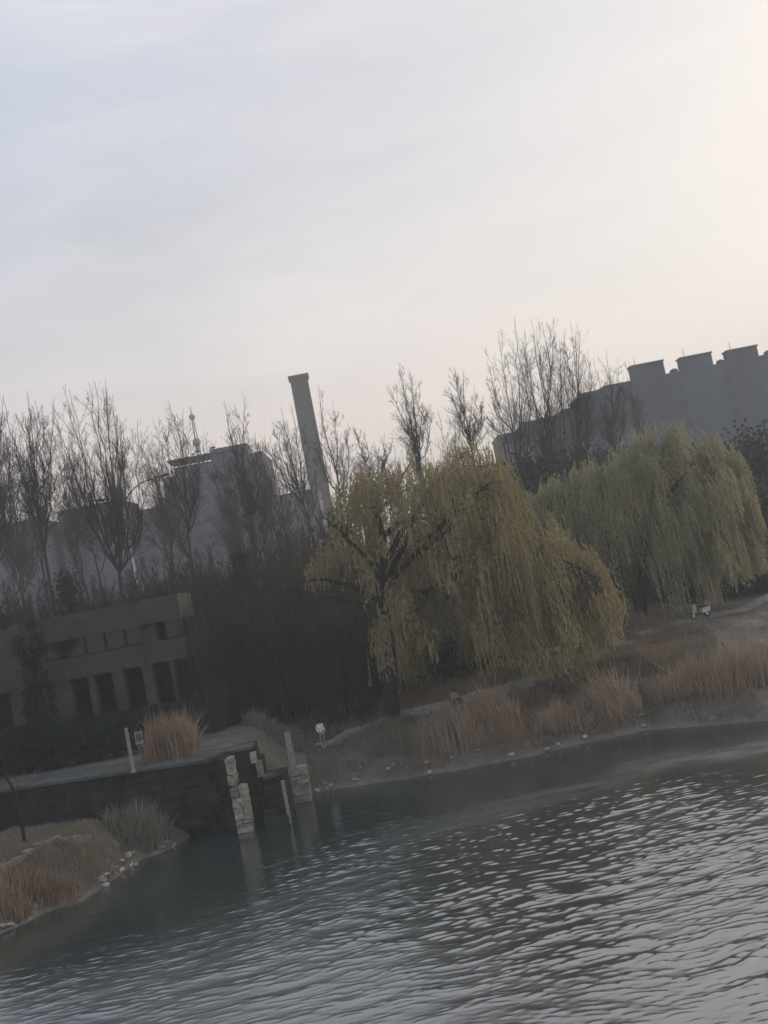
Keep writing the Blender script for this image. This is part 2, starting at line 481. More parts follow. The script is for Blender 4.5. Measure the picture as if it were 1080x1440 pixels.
def train(count, lam0, lam1, spread):
    h_ = np.zeros_like(WX)
    for k in range(count):
        lam = lam0 * ((lam1 / lam0) ** rw.random()); th = rw.normal(-0.05, spread); ph = rw.random() * 6.28
        h_ += np.sin(2 * pi / lam * (sin(th) * (WX + warpx) + cos(th) * (WY + warpy)) + ph)
    return h_ / sqrt(count / 2)


n1_ = train(36, 0.21, 0.50, 0.34); n2_ = train(14, 0.8, 2.0, 0.28)
# sheltered water near the bank is calmer; the gusts come in patches
dshore = -np.maximum(sdist(main_poly, WX, WY), sdist(spit_poly, WX, WY))
shelter = 0.10 + 0.90 * sstep(5.0, 15.0, dshore + (fbm(WX * 0.10, WY * 0.10, 51, 3) - 0.47) * 13)
leftcalm = 0.62 + 0.38 * sstep(-6.0, 3.0, WX + (WY - 26) * 0.15 + (fbm(WX * 0.2, WY * 0.2, 53, 3) - 0.47) * 9)
gust = 0.55 + 1.3 * (fbm(WX * 0.16, WY * 0.3, 61, 3) - 0.25)
band = np.exp(-((dshore - (10.0 - 0.36 * (WX + 0.6)) + (fbm(WX * 0.3, WY * 0.3, 71, 3) - 0.47) * 2.0) / 2.0) ** 2) * sstep(-5.0, 3.0, WX) * (0.55 + 0.9 * fbm(WX * 0.7, WY * 1.6, 77, 3))
amp = shelter * leftcalm * (1 - 0.75 * band) * np.clip(gust, 0.35, 1.4)
edge = sstep(0, 2, np.minimum.reduce([WX + 20, 27 - WX, WY - 16, 50 - WY]))
hw = (0.0032 * np.exp(1.40 * np.clip(n1_ + 0.35 * n2_, -2.5, 1.9)) - 0.008 + 0.009 * n2_) * amp * edge       # broad troughs, narrow crests
WV = np.stack([WX, WY, hw], -1).reshape(-1, 3)
nx, ny = len(wx), len(wy)
ii = (np.arange(ny - 1)[:, None] * nx + np.arange(nx - 1)[None, :]).ravel()
WQ = np.stack([ii, ii + 1, ii + nx + 1, ii + nx], 1)
ox = [-850, wx[0], wx[-1], 850]; oy = [-300, wy[0], wy[-1], 120]
base = len(WV); OV = np.array([(x, y, 0) for y in oy for x in ox], float)
OQ = np.array([[base + j * 4 + i, base + j * 4 + i + 1, base + j * 4 + i + 5, base + j * 4 + i + 4] for j in range(3) for i in range(3) if not (i == 1 and j == 1)])
water = mesh_obj('water', np.vstack([WV, OV]), np.vstack([WQ, OQ]), water_material(), smooth=True)
at_ = water.data.attributes.new('ruffle', 'FLOAT', 'POINT'); at_.data.foreach_set('value', np.concatenate([(np.clip(shelter, 0, 1) * (3.6 - 2.6 * leftcalm) + 2.6 * band).ravel(), np.full(16, 0.8)]).astype(np.float32))
tag(water, kind='structure', label='rippled grey pond water')

# ------------------------------------------------------------------ path along the bank
path_px = [(452, 1050), (500, 1030), (548, 1010), (600, 998), (645, 988), (720, 966), (790, 943), (870, 912), (985, 870), (1085, 836), (1200, 800)]
pl = smooth_poly([np.append(hit(x, y)[:2], 0) for x, y in path_px], 90)
tg = unit(np.gradient(pl, axis=0)); nm = np.stack([-tg[:, 1], tg[:, 0], tg[:, 2] * 0], 1)
wd = np.linspace(-0.75, 0.75, 7)
PV = pl[:, None, :] + nm[:, None, :] * wd[None, :, None] * (1 + 0.25 * np.sin(np.arange(90))[:, None, None] * 0.5)
PV[:, :, 2] = height(PV[:, :, 0], PV[:, :, 1]) + 0.07 - 0.05 * np.abs(wd)[None, :] / 0.75
ii = (np.arange(89)[:, None] * 7 + np.arange(6)[None, :]).ravel()
tag(mesh_obj('path', PV.reshape(-1, 3), np.stack([ii, ii + 1, ii + 8, ii + 7], 1), MAT['path'], smooth=True), kind='structure', label='narrow pale footpath along the top of the bank')

# ------------------------------------------------------------------ far buildings
def px_box(mb, x0, x1, ytop, Y, depth, zb, yref=None):
    "box whose front face spans the pixel columns x0..x1 at distance Y with its top at ytop"
    p, q = at(x0, ytop, Y), at(x1, ytop if yref is None else yref, Y)
    mb.box(p[0], q[0], Y, Y + depth, zb, p[2]); return p, q


def facade_windows(parent, base, x0, x1, y, z0, z1, nx_, nz_, w, h, m_frame, m_pane):
    fr = None
    for i in range(nx_):
        for j in range(nz_):
            cx = x0 + (i + 0.5) * (x1 - x0) / nx_; cz = z0 + (j + 0.5) * (z1 - z0) / nz_
            if fr is None:
                b = MB(); t = 0.12
                b.box(-w / 2 - t, w / 2 + t, -0.10, 0.0, -h / 2 - t, -h / 2); b.box(-w / 2 - t, w / 2 + t, -0.10, 0.0, h / 2, h / 2 + t)
                b.box(-w / 2 - t, -w / 2, -0.10, 0.0, -h / 2, h / 2); b.box(w / 2, w / 2 + t, -0.10, 0.0, -h / 2, h / 2)
                f0 = b.build('window', m_frame, parent); p0 = MB().box(-w / 2, w / 2, -0.05, -0.01, -h / 2, h / 2).build('pane', m_pane, f0)
                o = f0; fr = (f0, p0)
            else:
                o = fr[0].copy(); COL.objects.link(o); o.parent = parent
                p = fr[1].copy(); COL.objects.link(p); p.parent = o
            o.location = (cx - base[0], y - base[1], cz - base[2])


# long apartment block, right
Y = 170.0
rz = at(950, 523, Y)[2]; xl = at(849, 543, Y)[0]; xr = at(1260, 470, Y)[0]
bs = np.array([xl, Y, 3.0])
apt = thing('apartment_block', bs, 'long grey apartment block with stair towers standing up from its flat roof, right', 'building')
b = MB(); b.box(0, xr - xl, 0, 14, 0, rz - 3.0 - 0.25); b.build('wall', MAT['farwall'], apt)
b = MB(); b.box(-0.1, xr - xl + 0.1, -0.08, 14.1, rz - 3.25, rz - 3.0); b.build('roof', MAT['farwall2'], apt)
twr = [((890, 514), (937, 506)), ((960, 503), (1005, 494)), ((1026, 492), (1070, 485)), ((1106, 478), (1150, 468)), ((1172, 464), (1216, 456))]
for (a, c) in twr:
    p, q = at(*a, Y - 1.5), at(*c, Y - 1.5); zt = (p[2] + q[2]) / 2 + 0.35
    b = MB(); b.box(p[0] - xl + 0.1, q[0] - xl - 0.1, 0.1, 2.4, rz - 3.0 + 0.004, zt - 3.0 - 0.25); st = b.build('stair_tower', MAT['farwall'], apt)
    b = MB(); b.box(p[0] - xl - 0.05, q[0] - xl + 0.05, -0.05, 2.5, zt - 3.25, zt - 3.0); b.build('tower_roof', MAT['farwall2'], st)
    b = MB(); b.tube([(p[0] - xl + 1, 1, zt - 3.0), (p[0] - xl + 1, 1, zt - 1.6)], [0.05, 0.03]); b.build('antenna', MAT['metal'], st)
for (x, y) in ((947, 519), (1013, 510), (1080, 497)):
    p = at(x, y, Y + 2); b = MB(); b.lathe([(0.7, rz - 3.0), (0.7, rz - 2.4), (0.25, rz - 2.15)], 10, (p[0] - xl, 2, 0)); b.build('roof_vent', MAT['metal'], apt)
for k in range(7):
    x0 = (at(*twr[0][1], Y)[0] - xl) if k == 0 else None
bays = []
for k in range(3):
    a = at(*twr[k][1], Y)[0] + 0.4; c = at(*twr[k + 1][0], Y)[0] - 0.2
    bays.append((a, c))
bays.append((xl + 0.8, at(*twr[0][0], Y)[0] - 0.4))
for a, c in bays: facade_windows(apt, bs, a, c, Y, rz - 22, rz - 1.0, max(1, int((c - a) / 2.0)), 7, 1.0, 1.3, MAT['farwall2'], MAT['farglass'])

# lower block joined to it, and stepped block behind the bare trees
Y = 178.0
p, q = at(818, 553, Y), at(851, 546, Y); bs = np.array([p[0], Y, 3.0])
ann = thing('low_block', bs, 'narrow grey block a step lower against the left end of the long apartment block', 'building')
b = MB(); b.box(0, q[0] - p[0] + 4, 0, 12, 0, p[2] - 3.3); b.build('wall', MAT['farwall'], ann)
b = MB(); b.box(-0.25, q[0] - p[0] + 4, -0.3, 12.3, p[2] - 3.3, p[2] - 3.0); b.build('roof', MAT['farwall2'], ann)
Y = 205.0
p = at(700, 612, Y); q = at(822, 575, Y); bs = np.array([p[0], Y, 3.0])
stp = thing('stepped_block', bs, 'hazy stepped building rising to the right behind the tallest bare trees', 'building')
xs = [700, 735, 760, 790, 826]; ys = [612, 594, 588, 576]
for k in range(4):
    a = at(xs[k], ys[k], Y); c = at(xs[k + 1], ys[k] - (xs[k + 1] - xs[k]) * 0.19, Y)
    b = MB(); b.box(a[0] - bs[0] + 0.01, c[0] - bs[0] - 0.01, 0.05 * k, 12 - 0.05 * k, 0, a[2] - 3.25); w_ = b.build('wall', MAT['farwall'], stp)
    b = MB(); b.box(a[0] - bs[0] - 0.1, c[0] - bs[0] - 0.12, 0.05 * k - 0.3, 12.2, a[2] - 3.25, a[2] - 3.0 + 0.01 * k); b.build('roof', MAT['farwall2'], w_)

# chimney
Y = 290.0
tl, tr, bl, br = at(405, 532, Y), at(434, 527, Y), at(432, 672, Y), at(462, 672, Y)
cx = (tl[0] + tr[0]) / 2; ztop = (tl[2] + tr[2]) / 2; r1 = (tr[0] - tl[0]) / 2 * 1.0
bs = np.array([cx, Y, 3.0])
ch = thing('chimney', bs, 'tall square grey industrial chimney beyond the trees', 'chimney'); ch.rotation_euler = (0, 0, radians(45) - math.atan2(cx, Y) * 0.8); r1 *= 1.2
b = MB(); H = ztop - 3.0
b.lathe([(r1 * 1.16, 0), (r1 * 1.06, H * 0.5), (r1 * 0.98, H - 1.6)], 4); b.build('shaft', MAT['chim'], ch)
b = MB(); b.lathe([(r1 * 1.0, H - 1.6), (r1 * 1.0, H - 0.9), (r1 * 1.16, H - 0.7), (r1 * 1.16, H), (r1 * 0.8, H), (r1 * 0.8, H - 1.0)], 4); b.build('rim', MAT['chim'], ch)

# tower block with a frame on its roof, left
Y = 185.0
p, q = at(228, 671, Y), at(352, 640, Y); zt = at(290, 650, Y)[2]; bs = np.array([p[0], Y, 8.0])
tw = thing('tower_block', bs, 'hazy grey tower block with a roof frame and dishes behind the bare trees', 'building')
x1 = at(372, 650, Y)[0] - p[0]; xm = at(246, 660, Y)[0] - p[0]; zm = at(232, 672, Y)[2]
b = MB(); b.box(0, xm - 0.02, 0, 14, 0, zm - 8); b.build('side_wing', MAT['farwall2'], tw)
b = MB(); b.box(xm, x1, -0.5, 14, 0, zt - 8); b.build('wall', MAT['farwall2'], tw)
b = MB(); zf = zt - 8
z1 = at(240, 651, Y)[2] - 8
for k in range(7): b.box(xm - 0.6 + k * 1.6, xm - 0.45 + k * 1.6, -0.6, -0.4, zf - (0.3 if k else 3), z1)
b.box(xm - 1.0, xm + 11, -0.8, 6, z1, z1 + 0.35); b.build('roof_frame', MAT['metal'], tw)
b = MB(); a = at(296, 637, Y)[0] - p[0]; b.box(a, a + 6.5, -0.3, 5, zf, z1 + 0.9); b.build('lift_house', MAT['farwall2'], tw)
for (x, y, r) in ((276, 634, 0.55), (298, 629, 0.5), (307, 630, 0.45), (316, 632, 0.4), (270, 638, .4)):
    c = at(x, y, Y); m_ = MB(); m_.tube([(c[0] - p[0], 1, z1 + 0.3), (c[0] - p[0], 1, c[2] - 8)], [0.06, 0.06], 5)
    m_.lathe([(0.05, -r * 0.3), (r, -0.05), (r * 1.0, 0.12), (r * 0.2, r * 0.4)], 12, (c[0] - p[0], 1, c[2] - 8)); m_.build('dish', MAT['metal'], tw)
facade_windows(tw, bs, p[0] + xm + 1, p[0] + x1 - 1, Y - 0.5, 14, zt - 1.5, 6, 6, 1.4, 1.5, MAT['farwall2'], MAT['farglass'])

# broadcasting tower with two balls, far behind
Y = 420.0
c0, c1, top = at(276.5, 622, Y), at(268, 587, Y), at(265, 571, Y); bs = np.array([c0[0], Y, 8.0])
tv = thing('broadcast_tower', bs, 'slender far broadcasting mast carrying two balls and a spire', 'tower')
b = MB(); hz0 = c0[2] - 8; hz1 = c1[2] - 8
for s in (0, 1, 2):
    a = s * 2.09; b.tube([(3.2 * cos(a), 3.2 * sin(a), 0), (0.7 * cos(a), 0.7 * sin(a), hz0), (0.35 * cos(a), 0.35 * sin(a), hz1)], [0.3, 0.25, 0.2], 5)
for k in range(10):
    z = hz0 * k / 10; r = 3.2 - 2.5 * k / 10
    b.tube([(r, 0, z), (r * cos(2.09), r * sin(2.09), z + hz0 / 10)], [0.12, 0.12], 4); b.tube([(r * cos(4.18), r * sin(4.18), z), (r * .95, 0, z + hz0 / 10)], [0.12, 0.12], 4)
b.build('lattice_shaft', MAT['metal'], tv)


def ball(r, z, name, par):
    m_ = MB(); m_.lathe([(max(0.02, r * sin(pi * k / 10)), z - r * cos(pi * k / 10)) for k in range(11)], 16); return m_.build(name, MAT['metal'], par, True)


ball(1.7, hz0, 'lower_ball', tv); ball(1.25, hz1, 'upper_ball', tv)
b = MB(); b.tube([(0, 0, hz1 + 1), (0, 0, top[2] - 8)], [0.3, 0.1], 6); b.build('spire', MAT['metal'], tv)

# low grey blocks along the left skyline
lowb = [(-40, 48, 738, 165, 'grey flat-roofed block at the far left edge behind bare trees'),
        (80, 168, 711, 172, 'grey flat-roofed block between two bare trees, left of the street lamp'),
        (172, 238, 716, 178, 'low grey block touching the left side of the tower block'),
        (48, 82, 748, 190, 'small low block in the gap between two grey blocks'),
        (384, 446, 692, 230, 'low hazy block at the foot of the chimney')]
for (x0, x1, yt, Y, lab) in lowb:
    p, q = at(x0, yt + (x1 - x0) * 0.095, Y), at(x1, yt - (x1 - x0) * 0.095, Y); zt = (p[2] + q[2]) / 2; wdt = q[0] - p[0]
    t = thing('flat_roofed_block', (p[0], Y, 6.0), lab, 'building', 'hazy flat-roofed blocks on the skyline')
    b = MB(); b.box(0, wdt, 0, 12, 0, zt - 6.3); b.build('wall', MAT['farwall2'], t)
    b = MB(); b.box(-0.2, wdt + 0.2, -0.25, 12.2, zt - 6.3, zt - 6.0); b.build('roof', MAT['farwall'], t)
    facade_windows(t, np.array([p[0], Y, 6.0]), p[0] + 0.6, q[0] - 0.6, Y, zt - 10, zt - 1.2, max(2, int(wdt / 2.6)), 3, 1.2, 1.3, MAT['farwall2'], MAT['farglass'])

# street lamp with two curved arms
Y = 96.0
pt, pb = at(173, 712, Y), at(186, 785, Y); bs = np.array([pt[0], Y, hz(pt[0], Y)])
lamp = thing('street_lamp', bs, 'pale street lamp post with two curved arms behind the bare trees', 'street lamp')
Hh = pt[2] - bs[2]
b = MB(); b.tube([(0, 0, 0), (0, 0, Hh * 0.5), (0, 0, Hh)], [0.16, 0.12, 0.09], 10); b.build('post', MAT['lampwhite'], lamp)
for (pts, hd) in (([(192, 711), (186, 701), (176, 692), (170, 690)], (161, 688)), ([(202, 699), (207, 692), (215, 684), (224, 678)], (238, 672))):
    pass
q0 = np.array([0, 0, Hh])
for sgn, ext, lift in ((-1, 1.5, 0.9), (1, 3.6, 2.0)):
    pts = [q0 - np.array([0, 0, 0.5]), q0 + [sgn * ext * 0.18, 0, lift * 0.45], q0 + [sgn * ext * 0.55, 0, lift * 0.88], q0 + [sgn * ext, 0, lift]]
    b = MB(); sp = smooth_poly(pts, 10); b.tube(sp, [0.06] * 10, 6); ar = b.build('arm', MAT['metal'], lamp)
    e = sp[-1]; b = MB(); b.tube([e - [sgn * 0.05, 0, 0], e + [sgn * 0.3, 0, 0.03], e + [sgn * 0.85, 0, 0.1], e + [sgn * 1.0, 0, 0.12]], [0.07, 0.16, 0.14, 0.05], 8); b.build('lamp_head', MAT['metal'], ar)

# ------------------------------------------------------------------ pavilion
Y = 57.0
zp = DECK - 0.05
A = at(22, 875, Y); Bp = at(248, 837, Y)
X0, X1 = A[0], Bp[0]
lv = lambda x, y: at(x, y, Y)[2]
z_top = lv(150, 854); z_fas = lv(150, 889); z_win = lv(165, 913); z_band = lv(150, 946); z_col = lv(120, 1010)
bs = np.array([X0, Y, zp])
pav = thing('pavilion', bs, 'two-storey grey-green pavilion with broad bands and square columns above the landing', 'building')
Wp = X1 - X0
L_ = lambda z: z - zp
b = MB(); b.box(-0.3, Wp + 0.1, -0.35, 3.4, L_(z_fas), L_(z_top)); b.build('roof_fascia', MAT['pavwall'], pav)
b = MB(); b.box(0, Wp, 0, 3.0, L_(z_band), L_(z_win)); b.build('balcony_band', MAT['pavwall'], pav)
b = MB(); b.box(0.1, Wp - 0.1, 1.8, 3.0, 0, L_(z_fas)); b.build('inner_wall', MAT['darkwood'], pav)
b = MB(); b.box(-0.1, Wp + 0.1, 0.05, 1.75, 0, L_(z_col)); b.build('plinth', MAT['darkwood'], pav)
# upper window wall: panes between mullions with blank piers
nb = 8
for k in range(nb):
    x0 = Wp * k / nb; x1 = Wp * (k + 1) / nb
    if k in (6,):
        b = MB(); b.box(x0 - 0.1, x1 - 0.35, 0.12, 1.7, L_(z_win), L_(z_fas)); b.build('pier', MAT['pavwall'], pav); continue
    b = MB(); b.box(x0 + 0.02, x0 + 0.10, 0.45, 0.6, L_(z_win), L_(z_fas)); b.box(x0 + 0.10, x1 - 0.02, 0.45, 0.6, L_(z_win), L_(z_win) + 0.07)
    f = b.build('window', MAT['darkwood'], pav)
    b = MB(); b.box(x0 + 0.1, x1 - 0.02, 0.51, 0.54, L_(z_win) + 0.07, L_(z_fas)); b.build('pane', MAT['glass'], f)
# square columns of the arcade
for (x0, x1) in ((58, 102), (127, 136), (161, 177), (203, 218), (242, 248)):
    p = at(x0, 975 - (x0 - 150) * 0.19, Y)[0] - X0; q = at(x1, 975 - (x1 - 150) * 0.19, Y)[0] - X0
    b = MB(); b.box(p, q, 0.06, 0.7, L_(z_col), L_(z_band)); b.build('column', MAT['pavwall'], pav)
# wing at the left end
Yw = 56.0
p = at(-90, 880, Yw)[0]; q = at(20, 880, Yw)[0]
wz = lambda y: at(8, y, Yw)[2]
wg = thing('pavilion_wing', (p, Yw, zp), 'left wing of the pavilion cut off by the picture edge', 'building')
ww = q - p
b = MB(); b.box(0, ww, 0, 9, wz(925) - zp, wz(885) - zp); b.build('roof_fascia', MAT['pavwall'], wg)
b = MB(); b.box(0.05, ww - 0.05, 0.05, 8.9, wz(975) - zp, wz(945) - zp); b.build('balcony_band', MAT['pavwall'], wg)
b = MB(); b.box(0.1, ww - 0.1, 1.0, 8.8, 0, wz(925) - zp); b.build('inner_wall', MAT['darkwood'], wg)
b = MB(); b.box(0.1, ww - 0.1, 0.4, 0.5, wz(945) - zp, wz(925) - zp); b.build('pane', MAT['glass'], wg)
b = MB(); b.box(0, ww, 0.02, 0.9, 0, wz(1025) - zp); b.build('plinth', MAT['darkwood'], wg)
for k in range(3):
    b = MB(); b.box(ww - 0.9 - k * 1.7, ww - 0.25 - k * 1.7, 0.1, 0.6, wz(1025) - zp, wz(975) - zp); b.build('column', MAT['pavwall'], wg)

# ------------------------------------------------------------------ landing wall, piers, steps
u = (wr - wl) / np.linalg.norm(wr - wl); nb_ = np.array([-u[1], u[0]])
if nb_[1] < 0: nb_ = -nb_
Lw = np.linalg.norm(wr - wl)
land = thing('landing', (wl[0], wl[1], 0), 'long dark stone landing with a pale coping along the water', 'landing')
land.rotation_euler = (0, 0, math.atan2(u[1], u[0]))
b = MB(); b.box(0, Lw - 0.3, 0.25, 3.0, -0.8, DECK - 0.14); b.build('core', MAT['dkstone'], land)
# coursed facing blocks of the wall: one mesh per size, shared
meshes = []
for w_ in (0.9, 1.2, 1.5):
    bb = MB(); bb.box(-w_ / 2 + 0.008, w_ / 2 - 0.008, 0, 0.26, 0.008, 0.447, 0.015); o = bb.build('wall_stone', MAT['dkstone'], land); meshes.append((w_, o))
used = set()
for j in range(6):
    x = -0.2 + random.random() * 0.6; z = 0.3 + j * 0.455
    while x < Lw - 0.9:
        k = random.randrange(3); w_, o = meshes[k]
        if x + w_ > Lw - 0.3: break
        if x > Lw * 0.38:
            if k in used: c = o.copy(); COL.objects.link(c); c.parent = land
            else: c = o; used.add(k)
            c.location = (x + w_ / 2, random.uniform(-0.03, 0.02), z)
        x += w_
for k in range(int(Lw / 1.6)):
    b = MB(); b.box(k * 1.6 + 0.01, (k + 1) * 1.6 - 0.01, -0.08, 0.45, DECK - 0.13, DECK + random.uniform(0, 0.02)); b.build('coping_stone', MAT['paving'], land)
for k in range(int(Lw / 1.6)):
    for j in range(2):
        b = MB(); b.box(k * 1.6 + 0.01 + 0.4 * j, (k + 1) * 1.6 - 0.01 + 0.4 * j, 0.47 + j * 1.25, 1.70 + j * 1.25, DECK - 0.12, DECK - 0.02 + random.uniform(0, 0.02)); b.build('paving_slab', MAT['paving'], land)


def pier(label, cols, Yd, group=None):
    "stack of rough stones; cols = list of (x0,x1,ytop,ybot) pixel spans at distance Yd"
    x0, x1, yt, yb = cols[-1]
    c = at((x0 + x1) / 2, yb, Yd); bs_ = np.array([c[0], Yd, 0.0])
    t = thing('stone_pier', bs_, label, 'pier', group)
    for (x0, x1, yt, yb) in cols:
        xm_ = (x0 + x1) / 2
        zt = at(xm_, yt, Yd)[2]; zb = at(xm_, yb, Yd)[2]; w_ = (x1 - x0) / F_PX * Yd * 1.02
        z = max(zb, -0.5); tot = zt - z
        while z < zt - 0.05:
            h_ = min(random.uniform(0.15, 0.34), zt - z)
            if zt - z - h_ < 0.12: h_ = zt - z
            # lean: keep vertical in the world
            cx_ = at(cols[-1][0] * 0.5 + cols[-1][1] * 0.5, cols[-1][3], Yd)[0]
            off = at(xm_, (yt + yb) / 2, Yd)[0] - bs_[0]
            split = random.uniform(0.38, 0.62) if w_ > 0.45 and random.random() < 0.75 else None
            spans = [(-w_ / 2, -w_ / 2 + w_ * split - 0.012), (-w_ / 2 + w_ * split + 0.012, w_ / 2)] if split else [(-w_ / 2, w_ / 2)]
            for (a, c_) in spans:
                if random.random() < 0.08 and len(spans) > 1: continue
                b_ = MB(); d0 = random.uniform(-0.05, 0.05)
                b_.box(off + a + random.uniform(-.015, .015), off + c_, d0, 0.75, z + 0.012, z + h_ - 0.012, 0.024); b_.build('stone', MAT['stone'], t)
            z += h_
    b_ = MB()
    for (x0, x1, yt, yb) in cols:
        xm_ = (x0 + x1) / 2; zt = at(xm_, yt, Yd)[2]; zb = max(at(xm_, yb, Yd)[2], -0.5); w_ = (x1 - x0) / F_PX * Yd
        off = at(xm_, (yt + yb) / 2, Yd)[0] - bs_[0]
        b_.box(off - w_ * 0.40, off + w_ * 0.40, 0.12, 0.68, zb + 0.005, zt - 0.08)
    b_.build('core', MAT['dkstone'], t)
    return t


Yp = wr[1] - 0.75
pier('pale broken stone pier at the left of the boat steps, widest near the water', [(319, 329, 1066, 1106), (329, 350, 1106, 1172)], Yp)
Yr = pierR[1]
pier('pale stone pier with a post on top at the right of the boat steps', [(412, 434, 1078, 1134)], Yr)
# thin post on the right pier
p = at(406, 1030, Yr); q = at(412, 1085, Yr)
t = thing('concrete_post', (at(407, 1055, Yr)[0], Yr + 0.1, q[2] - 0.4), 'slim pale concrete post rising above the right stone pier', 'post')
hh = p[2] - q[2] + 0.4
b = MB(); b.box(-0.15, 0.15, 0, 0.28, 0, hh * 0.52, 0.012); b.build('lower_block', MAT['concrete'], t)
b = MB(); b.box(-0.13, 0.13, 0.01, 0.27, hh * 0.52 + 0.01, hh * 0.8, 0.012); b.build('middle_block', MAT['concrete'], t)
b = MB(); b.box(-0.12, 0.12, 0.02, 0.26, hh * 0.8 + 0.01, hh, 0.015); b.build('top_block', MAT['concrete'], t)
# boat steps between the piers: dark back wall stepping down to the right
Ys = wr[1] + 1.0
t = thing('boat_steps', (wr[0], Ys, 0), 'dark stepped wall between the two stone piers with pale end stones', 'steps')
sx = lambda x, y: at(x, y, Ys)[0] - wr[0]; sz = lambda x, y: at(x, y, Ys)[2]
b = MB(); b.box(0.05, sx(352, 1060) - 0.01, 0.0, 2.6, -0.5, sz(345, 1055)); b.build('upper_wall', MAT['dkstone'], t)
b = MB(); b.box(0.0, sx(354, 1052), -0.05, 1.2, sz(345, 1055) + 0.005, sz(345, 1055) + 0.12); b.build('coping_stone', MAT['paving'], t)
b = MB(); b.box(sx(352, 1060), sx(363, 1075) - 0.01, 0.05, 2.4, -0.5, sz(357, 1073)); b.build('middle_wall', MAT['dkstone'], t)
b = MB(); b.box(sx(363, 1075), sx(398, 1095) - 0.01, 0.1, 2.2, -0.5, sz(380, 1094)); b.build('lower_wall', MAT['dkstone'], t)
for (x0, x1, y0, y1) in ((352, 360, 1058, 1073), (361, 369, 1070, 1092)):
    b = MB(); b.box(sx(x0, (y0 + y1) / 2), sx(x1, (y0 + y1) / 2), -0.12, 0.3, sz((x0 + x1) / 2, y1), sz((x0 + x1) / 2, y0), 0.01); b.build('end_stone', MAT['stone'], t)
b = MB(); b.box(sx(370, 1091), sx(388, 1091), -0.1, 0.5, sz(380, 1094) + 0.004, sz(380, 1091) + 0.06); b.build('ledge_stone', MAT['paving'], t)
for k in range(5):
    z = sz(380, 1094) - 0.28 * (k + 1); b = MB(); b.box(sx(363, 1075) + 0.1, sx(404, 1100), -0.35 * (k + 1), -0.35 * k - 0.01, -0.5, z); b.build('step', MAT['dkstone'], t)
Yq = Ys - 1.6
p, q = at(397, 1098, Yq), at(404, 1143, Yq)
b = MB(); b.box(-0.07, 0.07, 0, 0.14, -0.6, p[2], 0.01); o = b.build('mooring_post', MAT['concrete']); place(o, (at(401, 1120, Yq)[0], Yq, 0)); tag(o, 'thin grey mooring post standing in the water between the piers', 'post')

# white post and small sign on the landing
p = atz(188, 1086, DECK)
b = MB(); b.tube([(0, 0, 0), (0, 0, 1.9)], [0.085, 0.075], 10); b.tube([(0, 0, 1.9), (0, 0, 1.96)], [0.095, 0.06], 10); b.tube([(0, 0, 0), (0, 0, 0.07)], [0.13, 0.12], 10)
o = b.build('marker_post', MAT['concrete']); place(o, p); tag(o, 'plain pale upright post on the landing edge beside the reddish bush', 'post')
p = at(197, 1047, p[1] + 1.3); zz = hz(p[0], p[1])
t = thing('notice_board', (p[0], p[1], max(zz, DECK - .03)), 'small pale notice board half hidden by the reddish reeds', 'sign')
za = at(198, 1046, p[1])[2] - t.location[2]; zb_ = at(198, 1028, p[1])[2] - t.location[2]
b = MB(); b.box(-0.03, 0.03, 0, 0.06, 0, zb_ - 0.05); b.build('stake', MAT['metal'], t)
b = MB(); b.box(-0.17, 0.17, -0.03, -0.004, za, zb_); b.build('board', MAT['concrete'], t)
b = MB(); b.box(-0.11, 0.13, -0.036, -0.031, za + 0.12, zb_ - 0.09); b.build('faded_panel', MAT['metal'], t)

# kerb of stones on the left spit
ka, kb = atz(-20, 1227, 1.75), atz(127, 1166, 1.75)
t = thing('stone_kerb', (ka[0], ka[1], 0), 'row of pale kerb stones across the top of the left spit', 'kerb')
n = 11
for k in range(n):
    a = ka + (kb - ka) * (k + 0.02) / n - ka; c = ka + (kb - ka) * (k + 0.98) / n - ka
    za = hz(ka[0] + a[0], ka[1] + a[1]) + 0.26 + random.uniform(-0.02, 0.03)
    a[2] = c[2] = za
    b = MB(); b.prism(a, c, 0.34, 0.34); b.build('kerb_stone', MAT['kerb'], t)

# ------------------------------------------------------------------ rocks
def rock_mesh(seed):
    r = random.Random(seed); m_ = MB(); V = []; Fs = []
    rings = 4; seg = 7
    for i in range(rings + 1):
        a = pi * i / rings
        for k in range(seg):
            t_ = 2 * pi * k / seg; rr = (0.75 + 0.5 * r.random()); V.append((rr * sin(a) * cos(t_) * 0.5, rr * sin(a) * sin(t_) * 0.42, rr * cos(a) * 0.30))
    for i in range(rings):
        for k in range(seg): Fs.append((i * seg + k, (i + 1) * seg + k, (i + 1) * seg + (k + 1) % seg, i * seg + (k + 1) % seg))
    m_.add(V, Fs); return m_


protos = [rock_mesh(k).build('rock', MAT['rock']) for k in range(6)]
pused = set()


def put_rock(x, y, s, label, group):
    k = random.randrange(6)
    if k in pused: o = protos[k].copy(); COL.objects.link(o)
    else: o = protos[k]; pused.add(k)
    o.location = (x, y, max(hz(x, y), -0.03) + s * 0.10); o.rotation_euler = (random.uniform(-.3, .3), random.uniform(-.3, .3), random.uniform(0, 6.28)); o.scale = (s, s * random.uniform(.7, 1.2), s * random.uniform(.6, 1.1))
    tag(o, label, 'rock', group)


